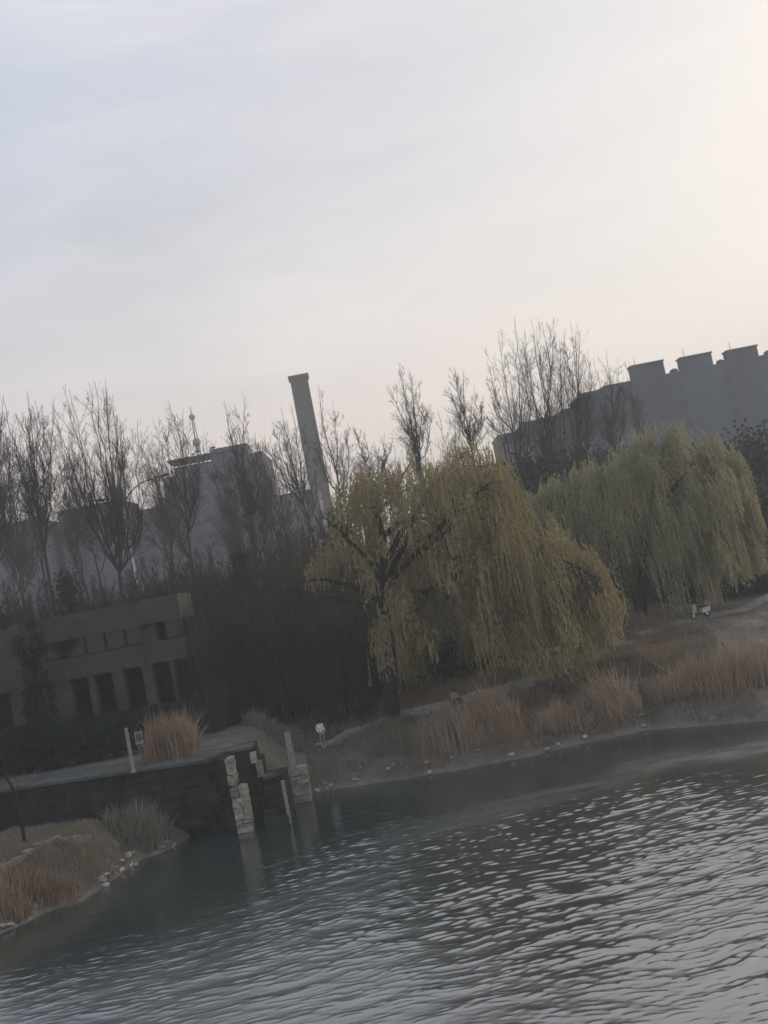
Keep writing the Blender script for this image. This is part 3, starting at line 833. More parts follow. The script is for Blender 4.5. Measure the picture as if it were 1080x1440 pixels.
for k in range(46):
    tpar = random.choice([random.uniform(0.0, 0.32), random.uniform(0.55, 1.0), random.uniform(0.6, 0.98)]) * (len(spit) - 2)
    i = int(tpar); p = np.array(spit[i]) * (1 - (tpar - i)) + np.array(spit[i + 1]) * (tpar - i)
    inl = random.uniform(-0.15, 0.75)
    put_rock(p[0] - 0.5 * inl, p[1] + inl, random.uniform(0.30, 0.46) if k % 2 else random.uniform(0.15, 0.26), ('larger ' if k % 2 else 'small ') + ('pale stone at the water edge near the tip of the left spit' if tpar > 5.2 else 'pale stone at the water edge of the left spit by the picture edge'), 'stones along the left spit')
for k in range(42):
    tpar = (random.random() ** 1.3) * (len(shore) - 2); i = int(tpar); p = np.array(shore[i]) * (1 - (tpar - i)) + np.array(shore[i + 1]) * (tpar - i)
    inl = random.uniform(-0.1, 0.9) if random.random() < 0.75 else random.uniform(1, 2.2)
    put_rock(p[0], p[1] + inl, random.uniform(0.26, 0.40) if k % 2 else random.uniform(0.13, 0.23), ('larger ' if k % 2 else 'small ') + ('pale stone on the shore near the right stone pier' if tpar < 4 else 'pale stone on the shore of the right half of the far bank'), 'stones along the far bank')
for (a, c, n) in (((700, 1016), (792, 984), 16),):
    for k in range(n):
        tt = (k + random.uniform(-.2, .2)) / n; p = hit(a[0] + (c[0] - a[0]) * tt, a[1] + (c[1] - a[1]) * tt)
        put_rock(p[0], p[1], random.uniform(0.22, 0.42), 'pale edging stone in a line halfway up the bank', 'edging stones on the bank')

# ------------------------------------------------------------------ bare trees
def grow_children(P, R, n_per, len_f, ang, n_pts, rng, up=0.35, tmin=0.2, tmax=0.97, rfac=0.5, rmin=0.006):
    "branches from each parent polyline (B,n,3); returns child polylines and radii"
    B, n, _ = P.shape
    L = np.linalg.norm(P[:, -1] - P[:, 0], axis=1)
    cnt = B * n_per
    pi_ = np.repeat(np.arange(B), n_per); t = rng.uniform(tmin, tmax, cnt)
    ft = t * (n - 1); i0 = np.minimum(ft.astype(int), n - 2); fr = (ft - i0)[:, None]
    p0 = P[pi_, i0] * (1 - fr) + P[pi_, i0 + 1] * fr
    T = unit(P[pi_, i0 + 1] - P[pi_, i0])
    rnd = unit(rng.normal(size=(cnt, 3))); side = unit(rnd - (rnd * T).sum(1, keepdims=True) * T)
    a = rng.normal(ang, 0.18, cnt)[:, None]
    d = unit(T * np.cos(a) + side * np.sin(a))
    ln = (L[pi_] * len_f * (1.08 - t * 0.75) * rng.uniform(0.5, 1.25, cnt))[:, None]
    s = np.linspace(0, 1, n_pts)
    C = np.empty((cnt, n_pts, 3)); C[:, 0] = p0
    cur = p0.copy(); dd = d.copy()
    for k in range(1, n_pts):
        dd = unit(dd + np.array([0, 0, up / n_pts]) + rng.normal(size=(cnt, 3)) * 0.10)
        cur = cur + dd * ln / (n_pts - 1); C[:, k] = cur
    rp = R[pi_, i0] * rfac
    CR = np.maximum(rp[:, None] * (1 - 0.8 * s[None, :]), rmin)
    return C, CR


def bare_tree(name, label, fork_px, tips_px, Y, seed, group=None, r0=0.17, n1=15, n2=7, n3=0, m=None, ground_z=None, lf1=0.30, spread_y=1.6, trunk_r=None, fan=0.38):
    rng = np.random.default_rng(seed); m = m or MAT['poplar']
    fork = at(*fork_px, Y); gz = hz(fork[0], Y) if ground_z is None else ground_z
    if gz > fork[2] - 0.5: fork[2] = gz + 0.5
    base = np.array([fork[0] + rng.normal() * 0.15, Y, gz - 0.1])
    t = thing(name, base, label, 'tree', group)
    trunk = Bulk(); crown = Bulk()
    tr = trunk_r or r0 * 1.35
    trunk.tubes(smooth_poly([base, (base + fork) / 2 + rng.normal(size=3) * [0.1, 0.1, 0], fork], 6)[None], np.array([[tr * 1.25, tr * 1.1, tr, tr, tr * 0.95, tr * 0.9]]), 7)
    stems = []; tips_px = list(tips_px); q_ = sorted(tips_px)
    for a_, c_ in zip(q_[:-1], q_[1:]): tips_px.append(((a_[0] + c_[0]) / 2 + rng.uniform(-5, 5), max(a_[1], c_[1]) + rng.uniform(0, 40)))
    lead_px = min(tips_px, key=lambda q: abs(q[0] - np.mean([r[0] for r in tips_px])) + 0.3 * q[1])
    ld = at(*lead_px, Y); lead = smooth_poly([fork, fork + (ld - fork) * 0.3 + rng.normal(size=3) * [0.35, 0.35, 0], fork + (ld - fork) * 0.65 + rng.normal(size=3) * [0.3, 0.3, 0], ld], 14)
    for tp in tips_px:
        if tp is lead_px: stems.append(lead); continue
        e = at(*tp, Y); e[1] += rng.uniform(-spread_y, spread_y)
        f0 = lead[int(rng.uniform(0, fan) * 13)]
        d = e - f0; kx = rng.uniform(0.10, 0.30)
        mid1 = f0 + d * 0.28 + np.array([d[0] * kx, 0, 0.0]); mid2 = f0 + d * 0.62 + np.array([d[0] * kx * 0.5, 0, 0])
        s = smooth_poly([f0, mid1, mid2, e], 14); s[1:-1] += rng.normal(size=(12, 3)) * 0.09 * np.array([1, 1, 0.3]); stems.append(s)
    St = np.array(stems); sl_ = np.linalg.norm(St[:, -1] - St[:, 0], axis=1)
    SR = (r0 * np.clip(sl_ / sl_.max(), 0.5, 1))[:, None] * (1 - 0.88 * np.linspace(0, 1, 14)[None, :] ** 0.75)
    trunk.tubes(St, SR, 5)
    C1, R1 = grow_children(St, SR, n1, lf1, 0.52, 7, rng, up=0.75, tmin=0.10, tmax=0.86, rfac=0.45, rmin=0.010)
    crown.tubes(C1, R1, 3)
    C2, R2 = grow_children(C1, R1, n2, 0.55, 0.55, 4, rng, up=0.5, tmin=0.08, tmax=0.9, rfac=0.5, rmin=0.0075)
    crown.tubes(C2, R2, 3)
    C2b, R2b = grow_children(St, SR, 14, 0.16, 0.40, 4, rng, up=0.8, tmin=0.15, tmax=0.97, rfac=0.3, rmin=0.008)
    crown.tubes(C2b, R2b, 3)
    if n3:
        C3, R3 = grow_children(C2, R2, n3, 0.7, 0.5, 3, rng, up=0.4, rfac=0.7, rmin=0.0065); crown.tubes(C3, R3, 3)
    trunk.build('trunk', m, t, base); crown.build('crown', m, t, base)
    return t


TG = 'bare trees along the skyline'
BT = [
    ('bare multi-stemmed tree at the left picture edge', (-10, 815), [(-30, 560), (-8, 570), (5, 556), (20, 600)], 84, 1),
    ('bare tree with a bent leaning trunk, second from the left picture edge', (62, 770), [(6, 560), (38, 550), (30, 585), (56, 565), (78, 570)], 82, 2),
    ('bare tree fanning out from a low fork just left of the street lamp', (168, 806), [(92, 545), (120, 535), (148, 532), (160, 555), (196, 590), (75, 575), (215, 640)], 80, 3),
    ('bare tree in front of the left half of the tower block', (268, 782), [(218, 590), (236, 562), (258, 575), (284, 600), (205, 640)], 86, 4),
    ('bare tree in front of the right edge of the tower block', (362, 800), [(314, 562), (345, 555), (335, 590), (370, 610), (290, 650)], 84, 5),
    ('slim bare tree directly left of the chimney', (430, 720), [(380, 588), (396, 575), (408, 566), (365, 610)], 105, 6),
    ('slim bare tree directly right of the chimney', (480, 715), [(448, 542), (466, 560), (488, 590), (440, 590)], 105, 7),
    ('small bare tree low on the skyline between chimney and golden willow', (528, 700), [(497, 598), (512, 606), (540, 606), (552, 612)], 110, 8),
    ('bare spreading tree standing alone above the golden willow', (592, 660), [(545, 540), (560, 512), (575, 520), (590, 538), (606, 572)], 100, 9),
    ('narrow bare tree right of the lone one above the golden willow', (668, 660), [(628, 545), (638, 515), (652, 520), (668, 540), (682, 552)], 100, 10),
    ('tall dense bare tree, left one of the highest clump', (728, 690), [(684, 500), (700, 465), (722, 446), (740, 458), (690, 545)], 98, 11),
    ('tall dense bare tree, middle one of the highest clump', (778, 690), [(745, 450), (762, 452), (780, 448), (795, 460), (730, 480)], 97, 12),
    ('tall dense bare tree, right one of the highest clump', (812, 680), [(800, 455), (816, 464), (828, 490), (835, 520), (790, 470)], 99, 13),
    ('shorter bare tree between the highest clump and the roof towers', (870, 660), [(838, 498), (852, 492), (868, 503), (884, 525), (840, 540)], 110, 14),
    ('thin bare tree at the corner of the first roof tower', (905, 640), [(884, 508), (892, 540), (905, 560)], 125, 15),
]
BTS = []
for (lab, fk, tips, Y, sd) in BT:
    BTS.append(bare_tree('bare_tree', lab, fk, tips, Y, sd, TG, r0=0.10, n1=16, n2=7, n3=2, lf1=0.36, fan=0.06 if sd == 3 else 0.42))

def copy_tree(src, label, top_px, Y, h_ref, rz):
    "turned, scaled copy of a bare tree (its meshes shared) whose top reaches a pixel height"
    tp = at(*top_px, Y); gz = hz(tp[0], Y); t = src.copy(); COL.objects.link(t); t['label'] = label
    k = (tp[2] - gz) / h_ref; t.location = (tp[0], Y, gz - 0.1); t.scale = (k, k, k); t.rotation_euler = (0, 0, rz)
    for ch_ in list(src.children):
        o = ch_.copy(); COL.objects.link(o); o.parent = t
    return t


def tree_h(t): return max(max(v[2] for v in o.bound_box) for o in t.children)


for k, (lab, src, tp, Y) in enumerate([
    ('faint far bare tree between the first two trees at the left edge', 1, (28, 612), 118), ('faint far bare tree behind the fanning tree left of the street lamp', 3, (105, 606), 122),
    ('faint far bare tree just right of the street lamp post', 4, (205, 618), 116), ('faint far bare tree in front of the middle of the tower block', 2, (305, 632), 120),
    ('faint far bare tree right of the tower block', 4, (372, 606), 118), ('faint far bare tree a little left of the chimney foot', 6, (412, 612), 125),
    ('faint far bare tree a little right of the chimney foot', 1, (505, 622), 122), ('faint far bare tree between the lone tree and the golden willow top', 5, (545, 628), 120),
    ('faint far bare tree right of the lone tree above the golden willow', 4, (620, 568), 118), 
    
    ('faint far bare tree in front of the stepped building', 9, (770, 560), 130),
    ('faint far bare tree between the fanning tree and the street lamp', 5, (152, 590), 112), ('faint far bare tree at the left picture edge', 2, (-6, 600), 116),
    ('faint far bare tree beside the left edge of the tower block', 0, (232, 600), 120), ('faint far bare tree in front of the right half of the tower block', 3, (338, 600), 112),
    ('faint far bare tree between the second tree and the fanning tree', 4, (80, 590), 114), ('faint far bare tree low between the golden willow and the lone tree', 9, (575, 585), 115)]):
    copy_tree(BTS[src], lab, tp, Y, tree_h(BTS[src]), 1.1 + k * 2.3)

# ------------------------------------------------------------------ brown thickets and shrubs
SHRUB_PROTO = {}


def shrub_set(key, variants, name, label, px, top_px, Y, width, seed, m, **kw):
    "first `variants` of a kind are grown, later ones are turned and scaled copies that share their meshes"
    ps = SHRUB_PROTO.setdefault(key, [])
    if len(ps) < variants:
        t = shrub(name, label, px, top_px, Y, width, seed, m, **kw); c = at(*px, Y)
        ps.append((t, max(0.8, at(*top_px, Y)[2] - hz(c[0], Y)), width)); return t
    src, h0, w0 = ps[seed % variants]
    c = at(*px, Y); gz = hz(c[0], Y); ht = max(0.8, at(*top_px, Y)[2] - gz)
    t = src.copy(); COL.objects.link(t); t['label'] = label; t.location = (c[0], Y, gz - 0.05)
    t.rotation_euler = (0, 0, seed * 1.7); t.scale = (width / w0, width / w0, ht / h0)
    for ch_ in list(src.children):
        o = ch_.copy(); COL.objects.link(o); o.parent = t
    return t


def shrub(name, label, px, top_px, Y, width, seed, m, n=70, group=None, cat='shrub', n1=8, n2=4, r0=0.035, lean=0.5):
    rng = np.random.default_rng(seed)
    c = at(*px, Y); gz = hz(c[0], Y); ht = max(0.8, at(*top_px, Y)[2] - gz); base = np.array([c[0], Y, gz - 0.05])
    t = thing(name, base, label, cat, group)
    a = rng.uniform(0, 6.28, n); rr = np.sqrt(rng.random(n))
    b0 = base + np.stack([np.cos(a) * rr * width * 0.22, np.sin(a) * rr * width * 0.22, a * 0], 1)
    hh = ht * (1 - 0.55 * rr ** 2) * rng.uniform(0.6, 1.05, n)
    e = base + np.stack([np.cos(a) * rr * width * 0.5, np.sin(a) * rr * width * 0.5, hh], 1)
    s = np.linspace(0, 1, 7)[None, :, None]
    mid = np.array([0, 0, 1]) * (hh * 0.14)[:, None, None] * np.sin(s * pi)
    P = b0[:, None] + (e - b0)[:, None] * s + mid + rng.normal(size=(n, 7, 3)) * 0.05 * ht / 5
    R = np.repeat(r0 * (1 - 0.8 * np.linspace(0, 1, 7))[None], n, 0)
    st = Bulk(); st.tubes(P, R, 4); st.build('stems', m, t, base)
    cr_ = Bulk(); C1, R1 = grow_children(P, R, n1, 0.30, 0.5, 5, rng, up=0.3, tmin=0.1, rfac=0.6, rmin=0.013); cr_.tubes(C1, R1, 3)
    C2, R2 = grow_children(C1, R1, n2, 0.5, 0.55, 4, rng, up=0.2, rfac=0.7, rmin=0.012); cr_.tubes(C2, R2, 3)
    cr_.build('twigs', m, t, base)
    return t


SG = 'brown leafless thickets around the golden willow'
TH = [
    ((300, 1000), (300, 782), 63, 7.0, 'brown leafless thicket just right of the pavilion'),
    ((345, 1005), (352, 790), 60, 6.0, 'dark brown leafless thicket behind the reddish bush'),
    ((400, 1010), (395, 735), 62, 7.0, 'tall brown leafless thicket midway between pavilion and willow trunk'),
    ((450, 1010), (440, 715), 65, 7.5, 'tall olive-brown leafless thicket nearest the chimney foot'),
    ((495, 1010), (480, 800), 61, 6.0, 'low brown leafless thicket beside the willow trunk'),
    ((292, 985), (288, 815), 57.5, 3.2, 'brown leafless thicket standing against the right corner of the pavilion'),
    ((500, 1005), (492, 690), 67, 7.5, 'olive-brown leafless thicket behind the willow trunk'),
    ((560, 985), (545, 668), 74, 8, 'tall olive-brown thicket right behind the middle of the golden willow'),
    ((630, 965), (622, 650), 76, 8, 'tall olive-brown thicket behind the right part of the golden willow'),
    ((690, 945), (684, 720), 78, 8, 'olive-brown thicket in the gap right of the golden willow top'),
    ((740, 930), (740, 780), 80, 7, 'low brown thicket between the trunks of the two willows'),
]
for k, (px, tp, Y, w_, lab) in enumerate(TH):
    shrub_set('olive' if k in (3, 6, 7, 8, 9) else 'twig', 2, 'bare_thicket', lab, px, tp, Y, w_, 40 + k, MAT['olive'] if k in (3, 6, 7, 8, 9) else MAT['twig'], n=95, group=SG, n1=9, n2=4)
SB = 'leafless shrubs behind the pavilion roof'
for k, (x, yt, Y, w_, lab) in enumerate([(0, 812, 76, 9, 'leafless grey shrub behind the pavilion wing'), (60, 806, 77, 9, 'leafless shrub behind the left part of the pavilion roof'),
                                         (125, 808, 76, 9, 'leafless shrub behind the middle of the pavilion roof'), (185, 792, 77, 9, 'leafless shrub behind the right part of the pavilion roof'),
                                         (240, 772, 77, 9, 'leafless shrub above the right corner of the pavilion roof'), (310, 756, 78, 9, 'leafless shrub below the right edge of the tower block'),
                                         (380, 728, 80, 9, 'leafless shrub below the slim tree left of the chimney'), (445, 705, 84, 9, 'leafless shrub just below the chimney')]):
    shrub_set('row', 2, 'bare_shrub', lab, (x, yt + 90), (x, yt), Y, w_, 60 + k, MAT['twig'], n=170, group=SB, n1=9, n2=4, r0=0.045)


# ------------------------------------------------------------------ leafy dark trees
def clump_tree(name, label, base_px_x, top_px, Y, width, seed, m, group=None, cat='tree', nclump=60, nleaf=110, leaf=0.22, conical=0.0, low=0.1, trunk_r=0.2):
    rng = np.random.default_rng(seed)
    tp = at(*top_px, Y); gz = hz(tp[0], Y); ht = tp[2] - gz; base = np.array([tp[0], Y, gz - 0.05])
    t = thing(name, base, label, cat, group)
    tb = Bulk(); tb.tubes(smooth_poly([base, base + [0.1, 0, ht * 0.4], base + [0, 0, ht * 0.85]], 8)[None], np.linspace(trunk_r, trunk_r * 0.3, 8)[None], 7)
    z = rng.uniform(low, 0.97, nclump); a = rng.uniform(0, 6.28, nclump)
    prof = (1 - z) ** 0.8 * 0.9 + 0.06 if conical else np.sqrt(np.clip(1 - ((z - 0.52) / 0.52) ** 2, 0.02, 1))
    rr = np.sqrt(rng.uniform(0.15, 1, nclump)) * prof * width * 0.5 * rng.uniform(0.75, 1.15, nclump)
    C = base + np.stack([np.cos(a) * rr, np.sin(a) * rr, z * ht], 1)
    hub = base + np.stack([a * 0, a * 0, z * ht * 0.75], 1)
    s = np.linspace(0, 1, 5)[None, :, None]
    LB = hub[:, None] + (C - hub)[:, None] * s; tb.tubes(LB, np.repeat(np.linspace(trunk_r * .35, .015, 5)[None], nclump, 0), 4)
    tb.build('trunk', MAT['bark'], t, base)
    sz_ = rng.uniform(0.5, 1.1, nclump) * width * 0.12
    P = (C[:, None] + rng.normal(size=(nclump, nleaf, 3)) * sz_[:, None, None] * np.array([0.75, 0.75, 0.6])).reshape(-1, 3)
    d = unit(rng.normal(size=P.shape) + np.array([0, 0, 0.2])); sd = unit(np.cross(d, rng.normal(size=P.shape)))
    ls = leaf * rng.uniform(0.6, 1.3, (len(P), 1))
    cb = Bulk(); cb.quads(P, sd * ls * 0.3, d * ls); cb.build('crown', m, t, base)
    return t


DG = 'dark leafy trees behind the right willow'
for k, (x, y, Y, w_, lab) in enumerate([
    (735, 648, 92, 9.0, 'dark blue-green tree showing in the gap between the two willows'),
    (790, 640, 100, 10.0, 'dark tree behind the upper left of the right willow'),
    (700, 690, 90, 8.0, 'dark tree close behind the right side of the golden willow'),
    (855, 628, 104, 10.0, 'dark tree behind the middle of the right willow'),
    (1085, 600, 96, 11.0, 'dark tree at the right picture edge, tallest of the dark ones'),
    (1062, 690, 84, 7.0, 'dark lower tree right beside the right willow'),
    (1120, 690, 86, 9.0, 'dark tree cut by the right picture edge'),
    (980, 640, 100, 11.0, 'dark tree behind the right half of the right willow')]):
    clump_tree('dark_tree', lab, x, (x, y), Y, w_, 80 + k, MAT['darkleaf'], DG, nclump=90, nleaf=120, leaf=0.46, low=0.02)
clump_tree('juniper', 'dark columnar juniper in front of the pavilion at the left', 40, (36, 872), 55.0, 1.9, 91, MAT['evergreen'], None, nclump=40, nleaf=110, leaf=0.14, low=0.03)
clump_tree('spruce', 'dark pointed evergreen behind the left part of the pavilion roof', 95, (92, 806), 70.0, 4.4, 92, MAT['evergreen'], None, nclump=50, nleaf=110, leaf=0.16, conical=1)
clump_tree('spruce', 'small dark evergreen poking up between the leafless shrubs', 335, (335, 776), 72.0, 3.6, 93, MAT['evergreen'], None, nclump=40, nleaf=100, leaf=0.16, conical=1)
clump_tree('spruce', 'dark evergreen filling the left picture edge above the wing', -5, (-4, 845), 66.0, 3.6, 94, MAT['evergreen'], None, nclump=40, nleaf=100, leaf=0.16, conical=1)
UG = 'dark undergrowth bushes behind the willow trunks'
for k, (x, y, Y, w_, lab) in enumerate([
    (590, 890, 67, 4.5, 'dark round bush right of the golden willow trunk'), (640, 872, 68, 4.5, 'dark bush under the middle of the golden willow'),
    (700, 860, 69, 5.0, 'dark bush under the right half of the golden willow'), (520, 905, 66, 4.0, 'dark bush left of the golden willow trunk'),
    (790, 770, 84, 7.0, 'dark bush under the left edge of the right willow'), (860, 760, 83, 7.0, 'dark bush left of the right willow trunk'),
    (930, 762, 84, 7.0, 'dark bush right of the right willow trunk'), (1000, 780, 85, 6.0, 'dark bush under the right edge of the right willow'), (755, 820, 80, 5.0, 'dark low bush between the two willows')]):
    clump_tree('dark_bush', lab, x, (x, y), Y, w_, 130 + k, MAT['darkleaf'], UG, cat='bush', nclump=45, nleaf=80, leaf=0.34, low=0.02, trunk_r=0.1)
HG = 'dark clipped bushes along the foot of the pavilion'
for k in range(6):
    x = -20 + k * 44
    clump_tree('dark_bush', ['dark bush below the pavilion wing', 'dark bush below the blank pavilion wall', 'dark bush below the left arcade columns', 'dark bush below the middle arcade column', 'dark bush below the right arcade columns', 'dark bush at the right corner of the pavilion'][k], x, (x, 1030 - k * 8.5), 54.6, 2.4, 100 + k, MAT['evergreen'], HG, cat='bush', nclump=30, nleaf=90, leaf=0.13, low=0.02, trunk_r=0.08)

# ------------------------------------------------------------------ weeping willows
def willow(name, label, Yd, trunk_px, limbs_px, top_prof, bot_prof, depth, seed, m, nb, per, leaf_l=0.20, leaf_w=0.022, nleaf=20, trunk_r=0.5, dens=None, max_len=5.0, skip=None, ceil_y=None):
    rng = np.random.default_rng(seed)
    b0 = at(*trunk_px[0], Yd); gz = hz(b0[0], Yd); base = np.array([b0[0], Yd, gz - 0.1])
    t = thing(name, base, label, 'tree')
    tr = Bulk()
    pts = [at(*q, Yd) for q in trunk_px]; pts[0] = base.copy()
    tp = smooth_poly(pts, 14); tr.tubes(tp[None], (trunk_r * np.linspace(1.25, 0.62, 14))[None], 9)
    limbs = []
    for li, (pxs, yo) in enumerate(limbs_px):
        lp = [at(*q, Yd) for q in pxs]; nl_ = len(lp)
        for i in range(nl_): lp[i] = lp[i] + np.array([0, yo * i / (nl_ - 1), 0])
        s = smooth_poly(lp, 12); s[1:] += rng.normal(size=(11, 3)) * 0.07; limbs.append(s)
    LB = np.array(limbs); LR = np.repeat((trunk_r * 0.5 * (1 - 0.82 * np.linspace(0, 1, 12)))[None], len(LB), 0)
    tr.tubes(LB, LR, 6)
    tp_x = np.array([p[0] for p in top_prof], float); tp_y = np.array([p[1] for p in top_prof], float)
    bp_x = np.array([p[0] for p in bot_prof], float); bp_y = np.array([p[1] for p in bot_prof], float)
    x0, x1 = tp_x[0], tp_x[-1]; xc, hwid = (x0 + x1) / 2, (x1 - x0) / 2
    # bunch anchors
    A = []; O = []; Zb = []; ML = []; mac = None; left = 0; gi = 0
    while len(A) < nb:
        if left <= 0:                                   # a new lobe of the crown
            gi += 1; mx_ = x0 + (x1 - x0) * ((0.37 + gi * 0.6180339887) % 1.0)
            if dens is not None and rng.random() > np.interp(mx_, *dens): continue
            mac = (mx_, ((0.11 + gi * 0.7548776662) % 1.0) * 2 - 1, ((0.5 + gi * 0.5698402910) % 1.0) ** 1.5 * 0.80, rng.uniform(1.3, max_len)); left = rng.integers(5, 11)
        left -= 1
        x = float(np.clip(mac[0] + rng.normal() * 0.055 * (x1 - x0) / 2 * 1.2, x0, x1)); tt = float(np.clip(mac[1] + rng.normal() * 0.12, -1, 1))
        w_ = depth * sqrt(max(0.05, 1 - ((x - xc) / hwid) ** 2))
        yt, yb = np.interp(x, tp_x, tp_y), np.interp(x, bp_x, bp_y)
        dome = (1 - tt * tt) ** 0.4
        ytop = yb + (yt - yb) * (0.35 + 0.65 * dome)
        s = float(np.clip(mac[2] + abs(rng.normal()) * 0.05 + ((x - mac[0]) / 40.0) ** 2 * 0.06, 0, 0.85))
        if skip and skip(x, ytop + (yb - ytop) * s, tt, rng): continue
        p = at(x, ytop + (yb - ytop) * s, Yd); p[1] += tt * w_
        zb = at(x, ceil_y(x, yb, tt) if ceil_y else yb, Yd)[2] + rng.uniform(-0.3, 1.2)
        o = np.array([(x - xc) / hwid, tt, 0]); A.append(p); O.append(o); Zb.append(zb); ML.append(mac[3] * rng.uniform(0.7, 1.2))
    A = np.array(A); O = np.array(O); Zb = np.array(Zb)
    # secondary branches from the nearest limb point to each bunch
    allp = LB[:, 3:].reshape(-1, 3)
    near = np.array([allp[np.argmin(((allp - a) ** 2).sum(1) * rng.uniform(0.3, 1.7, len(allp)) + 3.0 * np.maximum(0, allp[:, 2] - a[2]) ** 2)] for a in A])
    s = np.linspace(0, 1, 8)[None, :, None]
    lift = np.linalg.norm(A - near, axis=1)[:, None, None] * 0.07 * np.sin(s * pi) * np.array([0, 0, 1.0])
    SB_ = near[:, None] + (A - near)[:, None] * s + lift + rng.normal(size=(len(A), 8, 3)) * 0.05
    br_ = Bulk(); br_.tubes(SB_, np.repeat(np.linspace(0.032, 0.008, 8)[None], len(A), 0), 4); br_.build('branches', MAT['olive'], t, base)
    tr.build('trunk', MAT['bark'], t, base)
    # hanging strands
    n = nb * per
    bi = np.repeat(np.arange(nb), per)
    st = A[bi] + rng.normal(size=(n, 3)) * np.array([0.26, 0.26, 0.45])
    ln = rng.uniform(0.45, 1.0, n) * np.array(ML)[bi]
    ln = np.minimum(ln, np.maximum(0.5, st[:, 2] - Zb[bi]))
    out = unit(O[bi] + rng.normal(size=(n, 3)) * 0.5 * np.array([1, 1, 0])) * rng.uniform(0.1, 0.55, n)[:, None]
    K = 7; s = np.linspace(0, 1, K)
    ho = (1 - np.exp(-3 * s)); vert = -s ** 1.25
    P = st[:, None] + out[:, None] * ho[None, :, None] + np.array([0, 0, 1.0]) * (ln[:, None] * vert[None])[:, :, None]
    P[:, :, 2] += 0.22 * np.sin(np.minimum(s * 4, pi))[None] * rng.random(n)[:, None]
    sway = rng.normal(size=(n, 1, 3)) * 0.10 * np.array([1, 1, 0]); P += sway * (s ** 2)[None, :, None]
    sb = Bulk(); sb.tubes(P, np.repeat(np.linspace(0.008, 0.004, K)[None], n, 0), 3)
    lb = Bulk()
    ft = rng.uniform(0.03, 1, (n, nleaf)) * (K - 1); i0 = np.minimum(ft.astype(int), K - 2); fr = (ft - i0)[:, :, None]
    ar = np.arange(n)[:, None]
    LP = (P[ar, i0] * (1 - fr) + P[ar, i0 + 1] * fr).reshape(-1, 3)
    d = unit(rng.normal(size=LP.shape) * 0.20 + np.array([0, 0, -1.0])); sd = unit(np.cross(d, rng.normal(size=LP.shape)))
    ls = rng.uniform(0.6, 1.25, (len(LP), 1))
    V4 = np.stack([LP, LP + d * ls * leaf_l * 0.5 + sd * ls * leaf_w, LP + d * ls * leaf_l, LP + d * ls * leaf_l * 0.5 - sd * ls * leaf_w], 1).reshape(-1, 3)
    lb.add(V4, np.arange(len(LP) * 4).reshape(-1, 4))
    sb.build('hanging_twigs', m, t, base); lb.build('crown', m, t, base)
    return t


def skip_main(x, y, tt, rng):
    if 532 < x < 600 and y > 850: return rng.random() < 0.25
    if x < 600 and y > 690 and tt < 0.15: return rng.random() < 0.93
    if y > 715 and x < 690: return rng.random() < (0.9 if tt < 0.1 else 0.45) * float(np.clip((690 - x) / 80, 0, 1))
    return False


def skip_far(x, y, tt, rng):
    if x < 850 and y > 735: return rng.random() < 0.85
    if x < 965 and y > 775: return rng.random() < 0.8
    return False


willow('weeping_willow', 'large golden weeping willow with a dark crooked trunk in the middle of the bank', 58.5,
       [(549, 1003), (547, 930), (540, 860), (533, 800), (538, 750)],
       [([(538, 752), (531, 725), (545, 710), (560, 680), (580, 640)], 0.5), ([(541, 752), (560, 738), (592, 729), (618, 748), (636, 790)], -1.5),
        ([(536, 805), (505, 775), (475, 745), (455, 725)], 1.0), ([(540, 858), (512, 830), (470, 818), (430, 815), (402, 832)], -1.0),
        ([(541, 870), (512, 850), (462, 838), (430, 862)], -2.0), ([(537, 840), (575, 790), (650, 735), (720, 730), (790, 765)], 0.8),
        ([(537, 800), (590, 710), (640, 650), (660, 630)], 1.5), ([(540, 860), (600, 830), (680, 790), (760, 780), (830, 815)], -2.5),
        ([(537, 830), (570, 760), (600, 680), (610, 640)], 4.0), ([(538, 830), (590, 770), (640, 720), (680, 690)], -4.5)],
       [(445, 790), (466, 715), (490, 668), (540, 638), (590, 612), (625, 604), (660, 606), (690, 622), (715, 668), (745, 722), (790, 748), (820, 772), (842, 800), (850, 825)],
       [(430, 830), (490, 800), (520, 850), (535, 960), (590, 985), (610, 905), (650, 930), (700, 940), (760, 936), (805, 915), (840, 890), (850, 878)],
       5.0, 21, MAT['willow'], 780, 13, nleaf=20, leaf_w=0.024, leaf_l=0.22, skip=skip_main, ceil_y=lambda x, yb, tt: min(yb, 738 + random.uniform(-15, 60)) if (yb > 735 and tt < 0.45 and random.random() < (700 - x) / 90.0 and not (532 < x < 600 and random.random() < 0.3)) else yb, trunk_r=0.36, dens=([430, 500, 540, 600, 864], [0.35, 0.7, 1, 0.9, 0.8]))
willow('weeping_willow', 'paler green weeping willow standing farther off to the right', 75.0,
       [(905, 886), (903, 830), (906, 780), (912, 740)],
       [([(910, 745), (935, 720), (965, 695), (985, 672)], -2.0), ([(908, 760), (880, 720), (850, 690), (820, 680)], 0.5), ([(911, 745), (920, 690), (930, 650), (945, 625)], 1.0),
        ([(908, 770), (960, 740), (1010, 720), (1035, 730)], 0.5), ([(906, 780), (850, 750), (800, 720), (770, 715)], -2.0), ([(910, 748), (890, 690), (880, 650), (875, 640)], 4.0), ([(910, 750), (925, 710), (940, 680), (950, 660)], -4.5)],
       [(742, 700), (770, 668), (805, 642), (850, 616), (890, 600), (930, 595), (980, 600), (1020, 618), (1042, 650), (1052, 690)],
       [(742, 740), (790, 810), (830, 860), (870, 885), (905, 880), (950, 855), (1000, 826), (1052, 808)],
       6.0, 22, MAT['willow_green'], 560, 13, nleaf=22, leaf_l=0.26, leaf_w=0.030, skip=skip_far, trunk_r=0.38, max_len=5.5)

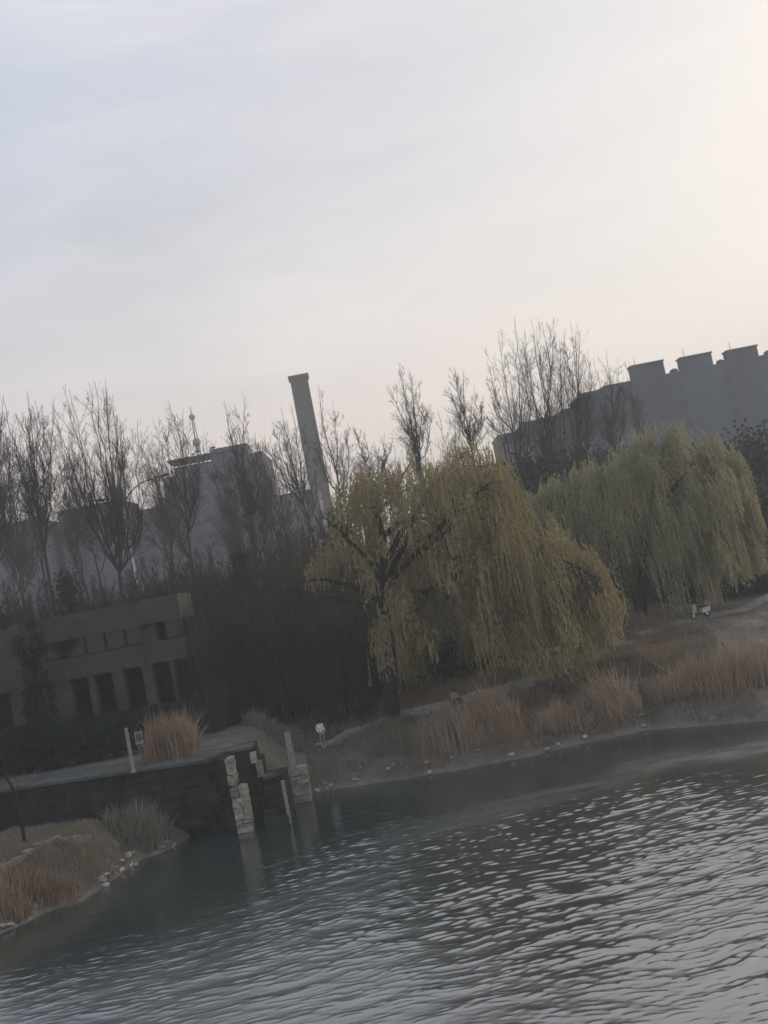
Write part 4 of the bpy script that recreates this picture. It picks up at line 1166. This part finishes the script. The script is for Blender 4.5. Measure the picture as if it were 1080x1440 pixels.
# ------------------------------------------------------------------ reeds and grass
def blades(X, Y, Z, hgt, width, rng, lean=0.35, wind=(0.25, 0.0)):
    n = len(X); b = np.stack([X, Y, Z], 1)
    a = rng.uniform(0, 6.28, n); d = np.stack([np.cos(a), np.sin(a), a * 0], 1) * (rng.random(n) ** 2 * lean * 2.0)[:, None] + np.array([wind[0], wind[1], 0])
    side = np.stack([-np.sin(a + 1), np.cos(a + 1), a * 0], 1) * (width * rng.uniform(0.6, 1.3, n))[:, None]
    h = hgt[:, None]; up = np.array([0, 0, 1.0])
    m1 = b + up * h * 0.55 + d * h * 0.25; tp = b + up * h * 0.98 + d * h * 0.85
    V = np.stack([b - side, b + side, m1 + side * 0.8, m1 - side * 0.8, tp], 1).reshape(-1, 3)
    i = np.arange(n)[:, None] * 5
    return V, np.concatenate([i + np.array([[0, 1, 2, 3]]), i + np.array([[3, 2, 4, 4]])])


def reeds(label, px, rx, ry, hgt, seed, m='reed', n=1500, group='reddish dry reed clumps along the banks', wind=(0.2, 0.0), plume=True, z0=None):
    rng = np.random.default_rng(seed); c = hit(*px)
    base = np.array([c[0], c[1], hz(c[0], c[1])]); t = thing('reed_clump', base, label, 'reeds', group)
    a = rng.uniform(0, 6.28, n); rr = np.sqrt(rng.random(n)); X = c[0] + np.cos(a) * rr * rx; Y = c[1] + np.sin(a) * rr * ry
    Z = height(X, Y); ok = Z > 0.05; X, Y, Z, rr = X[ok], Y[ok], Z[ok], rr[ok]
    hh = hgt * (1 - 0.45 * rr ** 2) * rng.uniform(0.32, 1.15, len(X)) * (0.55 + 0.9 * fbm(X * 1.1, Y * 1.1, seed))
    B = Bulk(); B.add(*blades(X, Y, Z - 0.03, hh, 0.022, rng, 0.42, wind)); B.build('stalks', MAT[m], t, base)
    return t


reeds('reddish reed clump in front of the golden willow', (655, 1046), 2.5, 1.3, 2.6, 201, n=1200, wind=(-0.1, 0), z0=.7)
reeds('tall bright reddish reed clump leaning left beside the golden willow', (708, 1032), 1.2, 0.9, 3.0, 202, n=900, wind=(-0.28, 0), z0=.8)
reeds('reddish reed clump midway along the right bank', (868, 1010), 1.3, 0.9, 2.8, 203, n=700, wind=(-0.22, 0), z0=.7)
reeds('wide reddish reed bed at the right picture edge', (1060, 955), 3.0, 1.3, 2.8, 204, n=1150, wind=(0.12, 0), z0=.9)
reeds('reddish reed bed right of the midway clump', (965, 975), 1.7, 0.9, 1.9, 205, n=800, wind=(0.0, 0), z0=.9)
reeds('small brown reed clump low between the two tall clumps', (800, 1025), 1.8, 0.9, 1.5, 206, n=900, wind=(0.0, 0), z0=.7)
reeds('round reddish bush of dry reeds on the landing', (240, 1068), 1.45, 1.1, 2.5, 207, n=2000, wind=(0.02, 0), z0=DECK)
reeds('reddish dry reeds at the water edge of the spit corner', (60, 1262), 2.0, 0.7, 0.8, 208, m='rust', n=1300, wind=(0.05, 0), z0=.5)
reeds('reddish dry reeds low on the left picture edge', (-5, 1280), 1.3, 0.8, 1.0, 209, m='rust', n=1200, wind=(0.05, 0), z0=.6)
reeds('brown reeds at the end of the spit', (205, 1180), 1.6, 0.9, 1.5, 210, m='straw', n=1400, wind=(0.05, 0), z0=.7)
reeds('reddish reeds on the slope under the kerb', (125, 1215), 1.3, 0.6, 0.5, 211, m='rust', n=900, wind=(0.05, 0), z0=.8)
reeds('low brown bush above the right stone pier', (385, 1035), 1.5, 0.9, 1.1, 212, m='straw', n=1500, wind=(0.0, 0), z0=2.4)
reeds('dull brown reeds on the bank right of the white-clad person', (565, 1050), 1.6, 1.0, 1.0, 213, m='straw', n=1300, wind=(0.0, 0), z0=1.0)


def grass(name, label, poly, n, hmin, hmax, m, seed, patch=0.35, width=0.011, dmax=None):
    rng = np.random.default_rng(seed); x0, y0 = poly.min(0); x1, y1 = poly.max(0)
    X = rng.uniform(x0, x1, n * 3); Y = rng.uniform(y0, y1, n * 3)
    ok = sdist(poly, X, Y) > 0; X, Y = X[ok], Y[ok]
    # keep off the path
    d = np.min(np.hypot(X[:, None] - pl[None, ::3, 0], Y[:, None] - pl[None, ::3, 1]), axis=1)
    pn = fbm(X * 0.5, Y * 0.5, seed); ok = (d > 0.85) & (pn > patch + rng.uniform(-0.1, 0.1, len(X))); X, Y, pn = X[ok][:n], Y[ok][:n], pn[ok][:n]
    Z = height(X, Y); ok = Z > 0.12; X, Y, Z, pn = X[ok], Y[ok], Z[ok], pn[ok]
    hh = rng.uniform(hmin, hmax, len(X)) * (0.4 + 1.3 * pn)
    B = Bulk(); B.add(*blades(X, Y, Z - 0.02, hh, width, rng, 0.6, (0.06, 0)))
    o = B.build(name, MAT[m], None, np.zeros(3)); return tag(o, label, 'grass', None, 'stuff')


sh = np.array(shore)
bank_poly = np.vstack([sh[:-1] + [0, 0.2], sh[-2] + [4, 22], sh[7] + [2, 26], sh[4] + [0, 14], sh[0] + [-1, 12]])
grass('bank_grass', 'dry brown grass covering the far bank', bank_poly, 60000, 0.15, 0.42, 'straw', 301, 0.34)
grass('bank_weeds', 'reddish weeds among the dry grass of the far bank', bank_poly, 26000, 0.25, 0.75, 'rust', 302, 0.47)
sp = np.array(spit)
spit_g = np.vstack([sp + [0, 0.25], [tip + [-1, 2.5], sp[5] + [-2, 9], sp[0] + [-2, 10]]])
land_poly = np.array([wl + nb_ * 0.42, wr + nb_ * 0.42 - u * 0.3, wr + nb_ * 3.3 - u * 0.3, wl + nb_ * 3.3])
grass('landing_weeds', 'low dry weeds growing in the joints of the landing', land_poly, 3500, 0.08, 0.30, 'straw', 306, 0.52)
grass('dark_weeds', 'dark olive weeds in patches on the far bank', bank_poly, 30000, 0.12, 0.5, 'olive', 305, 0.50)
grass('spit_grass', 'dry brown grass covering the left spit', spit_g, 20000, 0.08, 0.22, 'rust', 303, 0.33)
grass('spit_straw', 'pale straw on the left spit', spit_g, 14000, 0.10, 0.3, 'straw', 304, 0.42)

# bare sapling at the left
Y = 43.0
c = at(40, 1165, Y); base = np.array([at(22, 1110, Y)[0], Y, hz(at(22, 1110, Y)[0], Y)])
t = thing('bare_sapling', base, 'thin crooked bare sapling on the left spit with a pale bent tip', 'tree')
pp = [base] + [at(*q, Y) for q in ((26, 1130), (20, 1112), (8, 1092), (5, 1082), (11, 1069))]
tb = Bulk(); s = smooth_poly(pp, 14); tb.tubes(s[None], np.linspace(0.075, 0.028, 14)[None], 6); tb.build('trunk', MAT['bark'], t, base)
rng = np.random.default_rng(5); C, R = grow_children(s[None], np.linspace(0.06, 0.02, 14)[None], 9, 0.3, 0.6, 5, rng, tmin=0.3)
tb = Bulk(); tb.tubes(C, R, 3); tb.build('twigs', MAT['bark'], t, base)
c = at(62, 1080, 50); base = np.array([c[0], 50, hz(c[0], 50)])
t = thing('dead_stem', base, 'thin pale dead stem on the landing left of the marker post', 'plant')
tb = Bulk(); s = smooth_poly([base, base + [-0.1, 0, 0.5], base + [-0.32, 0, 1.0]], 6); tb.tubes(s[None], np.linspace(0.03, 0.015, 6)[None], 5); tb.build('stem', MAT['straw'], t, base)
tb = Bulk(); C, R = grow_children(s[None], np.full((1, 6), 0.02), 4, 0.3, 0.6, 4, rng); tb.tubes(C, R, 3); tb.build('twigs', MAT['straw'], t, base)
c = atz(41, 1163, 1.6); b = MB()
b.tube([(0, 0, -0.05), (0.02, 0, 0.16), (0.06, 0, 0.3)], [0.09, 0.07, 0.05], 7)
for k in range(5): b.tube([(0.03, 0, 0.15 + k * .02), (0.03 + 0.25 * cos(k * 1.3), 0.25 * sin(k * 1.3), 0.22 + k * 0.03)], [0.025, 0.01], 4)
o = b.build('tree_stump', MAT['bark']); place(o, (c[0], c[1], hz(c[0], c[1]))); tag(o, 'small dark broken stump beside the crooked sapling', 'stump')

# ------------------------------------------------------------------ people and scooter
def skinned(name, verts, edges, radii, m, parent, root=0, levels=1):
    me = bpy.data.meshes.new(name); me.from_pydata(verts, edges, []); me.update()
    o = bpy.data.objects.new(name, me); COL.objects.link(o)
    md = o.modifiers.new('skin', 'SKIN'); md.use_smooth_shade = True
    sv = me.skin_vertices[0].data if me.skin_vertices else None
    if sv is None:
        me.skin_vertices.new() if hasattr(me.skin_vertices, 'new') else None; sv = me.skin_vertices[0].data
    for i, r in enumerate(radii):
        rr = r if isinstance(r, tuple) else (r, r); sv[i].radius = rr; sv[i].use_root = (i == root)
    sd = o.modifiers.new('sub', 'SUBSURF'); sd.levels = sd.render_levels = levels
    dg = bpy.context.evaluated_depsgraph_get(); ev = o.evaluated_get(dg); m2 = bpy.data.meshes.new_from_object(ev)
    o.modifiers.clear(); o.data = m2; m2.materials.clear(); m2.materials.append(m)
    m2.polygons.foreach_set('use_smooth', np.ones(len(m2.polygons), dtype=bool))
    o.parent = parent; return o


def person(label, loc, rz, pose, top, bottom, shoe):
    t = thing('person', loc, label, 'person'); t.rotation_euler = (0, 0, rz)
    if pose == 'stand':
        hip = 0.86; J = dict(pel=(0, 0, hip), wai=(0, 0, 1.04), che=(0, -.01, 1.26), nec=(0, 0, 1.43), hea=(0, -.02, 1.50), top=(0, -.02, 1.63))
        legs = {s: [(s * .09, 0, hip - .05), (s * .10, -.03 * s, .47), (s * .10, .05 * s, .09), (s * .11, .05 * s - .14, .04)] for s in (-1, 1)}
        arms = {s: [(s * .17, 0, 1.37), (s * .23, .04, 1.12), (s * .20, -.12, .95), (s * .19, -.18, .90)] for s in (-1, 1)}
    else:
        hip = 0.16; J = dict(pel=(0, 0, hip), wai=(0, -.03, .34), che=(0, -.08, .55), nec=(0, -.12, .72), hea=(0, -.15, .80), top=(0, -.16, .93))
        legs = {s: [(s * .09, -.05, hip), (s * .13, -.38, .46), (s * .12, -.56, .10), (s * .13, -.68, .04)] for s in (-1, 1)}
        arms = {s: [(s * .17, -.08, .66), (s * .24, -.16, .44), (s * .14, -.36, .48), (s * .10, -.42, .48)] for s in (-1, 1)}
    V = [J[k] for k in ('pel', 'wai', 'che', 'nec', 'hea', 'top')]; E = [(i, i + 1) for i in range(5)]; R = [(.14, .10), (.125, .09), (.15, .10), .05, (.075, .085), (.06, .07)]
    for s in (-1, 1):
        i = len(V); V += arms[s]; R += [.055, .045, .036, .028]; E += [(2, i), (i, i + 1), (i + 1, i + 2), (i + 2, i + 3)]
        i = len(V); V += legs[s]; R += [.085, .06, .042, .04]; E += [(0, i), (i, i + 1), (i + 1, i + 2), (i + 2, i + 3)]
        h = arms[s][3]; fd = np.array(h) - np.array(arms[s][2]); fd /= np.linalg.norm(fd)
    body = skinned('body', V, E, R, MAT['skin'], t)
    # clothes, a little larger than the body
    V = [J['pel'], J['wai'], J['che'], (J['nec'][0], J['nec'][1], J['nec'][2] - .05)]; E = [(0, 1), (1, 2), (2, 3)]; R = [(.165, .125), (.15, .115), (.175, .125), .085]
    for s in (-1, 1):
        i = len(V); V += arms[s][:3]; R += [.075, .062, .05]; E += [(2, i), (i, i + 1), (i + 1, i + 2)]
    skinned('jacket', V, E, R, top, t)
    V = [J['pel']]; E = []; R = [(.155, .115)]
    for s in (-1, 1):
        i = len(V); V += legs[s][:3]; R += [.10, .075, .06]; E += [(0, i), (i, i + 1), (i + 1, i + 2)]
    skinned('trousers', V, E, R, bottom, t)
    for s in (-1, 1):
        a, c = legs[s][2], legs[s][3]
        skinned('shoe', [(a[0], a[1] + .02, .045), c, (c[0], c[1] - .07, .035)], [(0, 1), (1, 2)], [(.05, .045), (.048, .04), (.04, .03)], shoe, t)
    hd = np.array(J['hea']); m_ = MB()
    m_.lathe([(max(.01, .098 * sin(pi * k / 10)), -.125 * cos(pi * k / 10)) for k in range(4, 11)], 14, (hd[0], hd[1] + .02, hd[2] + .055)); m_.build('hair', MAT['hair'], t, True)
    # face: nose, eyes, ears, mouth
    m_ = MB(); f0 = hd + [0, -.088, .03]
    m_.tube([f0 + [0, 0, .025], f0 + [0, -.025, -.015], f0 + [0, -.005, -.02]], [.008, .014, .006], 5); m_.build('nose', MAT['skin'], t)
    for s in (-1, 1):
        m_ = MB(); m_.lathe([(.004, -.009), (.011, 0), (.004, .009)], 8, (hd[0] + s * .032, hd[1] - .082, hd[2] + .055)); m_.build('eye', MAT['hair'], t)
        m_ = MB(); m_.lathe([(.006, -.03), (.016, 0), (.006, .03)], 8, (hd[0] + s * .088, hd[1], hd[2] + .04)); m_.build('ear', MAT['skin'], t)
        h, e = np.array(arms[s][3]), np.array(arms[s][2]); fd = (h - e) / np.linalg.norm(h - e); sd = np.array([1.0, 0, 0]); m_ = MB()
        for k in range(4):
            o_ = h + sd * (k - 1.5) * .018; ln = (.06, .072, .068, .052)[k]
            m_.tube([o_ - fd * .02, o_ + fd * ln * .55, o_ + fd * ln + [0, 0.0, -.02]], [.010, .009, .007], 5)
        o_ = h - sd * s * .03; m_.tube([o_ - fd * .01, o_ - sd * s * .025 + fd * .03, o_ - sd * s * .02 + fd * .055], [.011, .010, .008], 5); m_.build('fingers', MAT['skin'], t)
    return t


p = hit(457, 1049); x, y = p[0], p[1] - 0.8
person('person standing on the bank path in a white jacket and pale grey trousers', (x, y, hz(x, y) + .02), 0.5, 'stand', MAT['jacket'], MAT['greycloth'], MAT['white']).scale = (0.86, 0.86, 0.86)
p = hit(641, 995); x, y = p[0], p[1]
person('person sitting at the path edge below the golden willow, pale top and dark trousers', (x, y, hz(x, y) + .05), 0.6, 'sit', MAT['greycloth'], MAT['darkcloth'], MAT['white'])

p = hit(986, 870); x, y = p[0], p[1]
sc = thing('motor_scooter', (x, y, hz(x, y) + .04), 'small white motor scooter parked beside the path under the right willow', 'scooter')
sc.rotation_euler = (0, 0, 0.35)
for xx in (-0.55, 0.55):
    m_ = MB(); n_ = 18
    V, Q = tube_arrays(np.array([[(xx + .2 * cos(2 * pi * k / n_), 0, .22 + .2 * sin(2 * pi * k / n_)) for k in range(n_ + 1)]]), np.full((1, n_ + 1), .05), 8); m_.add(V, [tuple(q) for q in Q]); w_ = m_.build('wheel', MAT['rubber'], sc, True)
    V, Q = tube_arrays(np.array([[(xx, -.05, .22), (xx, .05, .22)]]), np.full((1, 2), .13), 12); m_ = MB(); m_.add(V, [tuple(q) for q in Q] + [tuple(range(12)), tuple(range(12, 24))]); m_.build('rim', MAT['lampwhite'], w_)
m_ = MB(); m_.tube(smooth_poly([(-.55, 0, .24), (-.5, 0, .45), (-.42, 0, .75), (-.34, 0, 1.02)], 8), [.05, .07, .09, .08, .07, .055, .045, .04], 8); m_.build('steering_column', MAT['white'], sc, True)
m_ = MB(); m_.tube([(-.36, -.32, 1.05), (-.33, 0, 1.0), (-.36, .32, 1.05)], [.025] * 3, 6); m_.build('handlebar', MAT['rubber'], sc)
m_ = MB(); m_.add([(-.46, -.2, .4), (-.46, .2, .4), (-.36, .17, .95), (-.36, -.17, .95), (-.40, -.2, .4), (-.40, .2, .4), (-.30, .17, .95), (-.30, -.17, .95)], [(0, 1, 2, 3), (7, 6, 5, 4), (0, 3, 7, 4), (1, 5, 6, 2), (3, 2, 6, 7), (0, 4, 5, 1)]); m_.build('leg_shield', MAT['white'], sc)
m_ = MB(); m_.box(-.42, .2, -.16, .16, .26, .33); m_.build('footboard', MAT['rubber'], sc)
m_ = MB(); m_.add([(.1, -.15, .3), (.78, -.12, .36), (.78, .12, .36), (.1, .15, .3), (.12, -.15, .62), (.85, -.1, .68), (.85, .1, .68), (.12, .15, .62)], [(3, 2, 1, 0), (4, 5, 6, 7), (0, 1, 5, 4), (1, 2, 6, 5), (2, 3, 7, 6), (3, 0, 4, 7)]); m_.build('rear_body', MAT['white'], sc)
m_ = MB(); m_.box(.1, .72, -.13, .13, .69, .78, .01); m_.build('saddle', MAT['rubber'], sc)
m_ = MB(); m_.box(.6, .9, -.16, .16, .80, 1.06, .01); m_.build('top_box', MAT['white'], sc)
m_ = MB(); m_.lathe([(.03, -.05), (.08, 0), (.03, .05)], 10, (-.47, 0, .9)); m_.build('headlight', MAT['lampwhite'], sc)

# ------------------------------------------------------------------ haze
hb = MB(); hb.box(-950, 950, -320, 1550, -4.0, 110.0)
hm = bpy.data.materials.new('haze_air'); hm.use_nodes = True
hn = hm.node_tree.nodes
for n_ in list(hn): hn.remove(n_)
ho = hn.new('ShaderNodeOutputMaterial'); pv = hn.new('ShaderNodeVolumePrincipled')
pv.inputs['Color'].default_value = (0.96, 0.98, 0.955, 1); pv.inputs['Density'].default_value = 0.00105; pv.inputs['Anisotropy'].default_value = 0.2
hm.node_tree.links.new(pv.outputs[0], ho.inputs['Volume'])
hz_o = hb.build('haze', hm); tag(hz_o, 'thin grey-blue haze over the pond and skyline', 'haze', None, 'stuff')
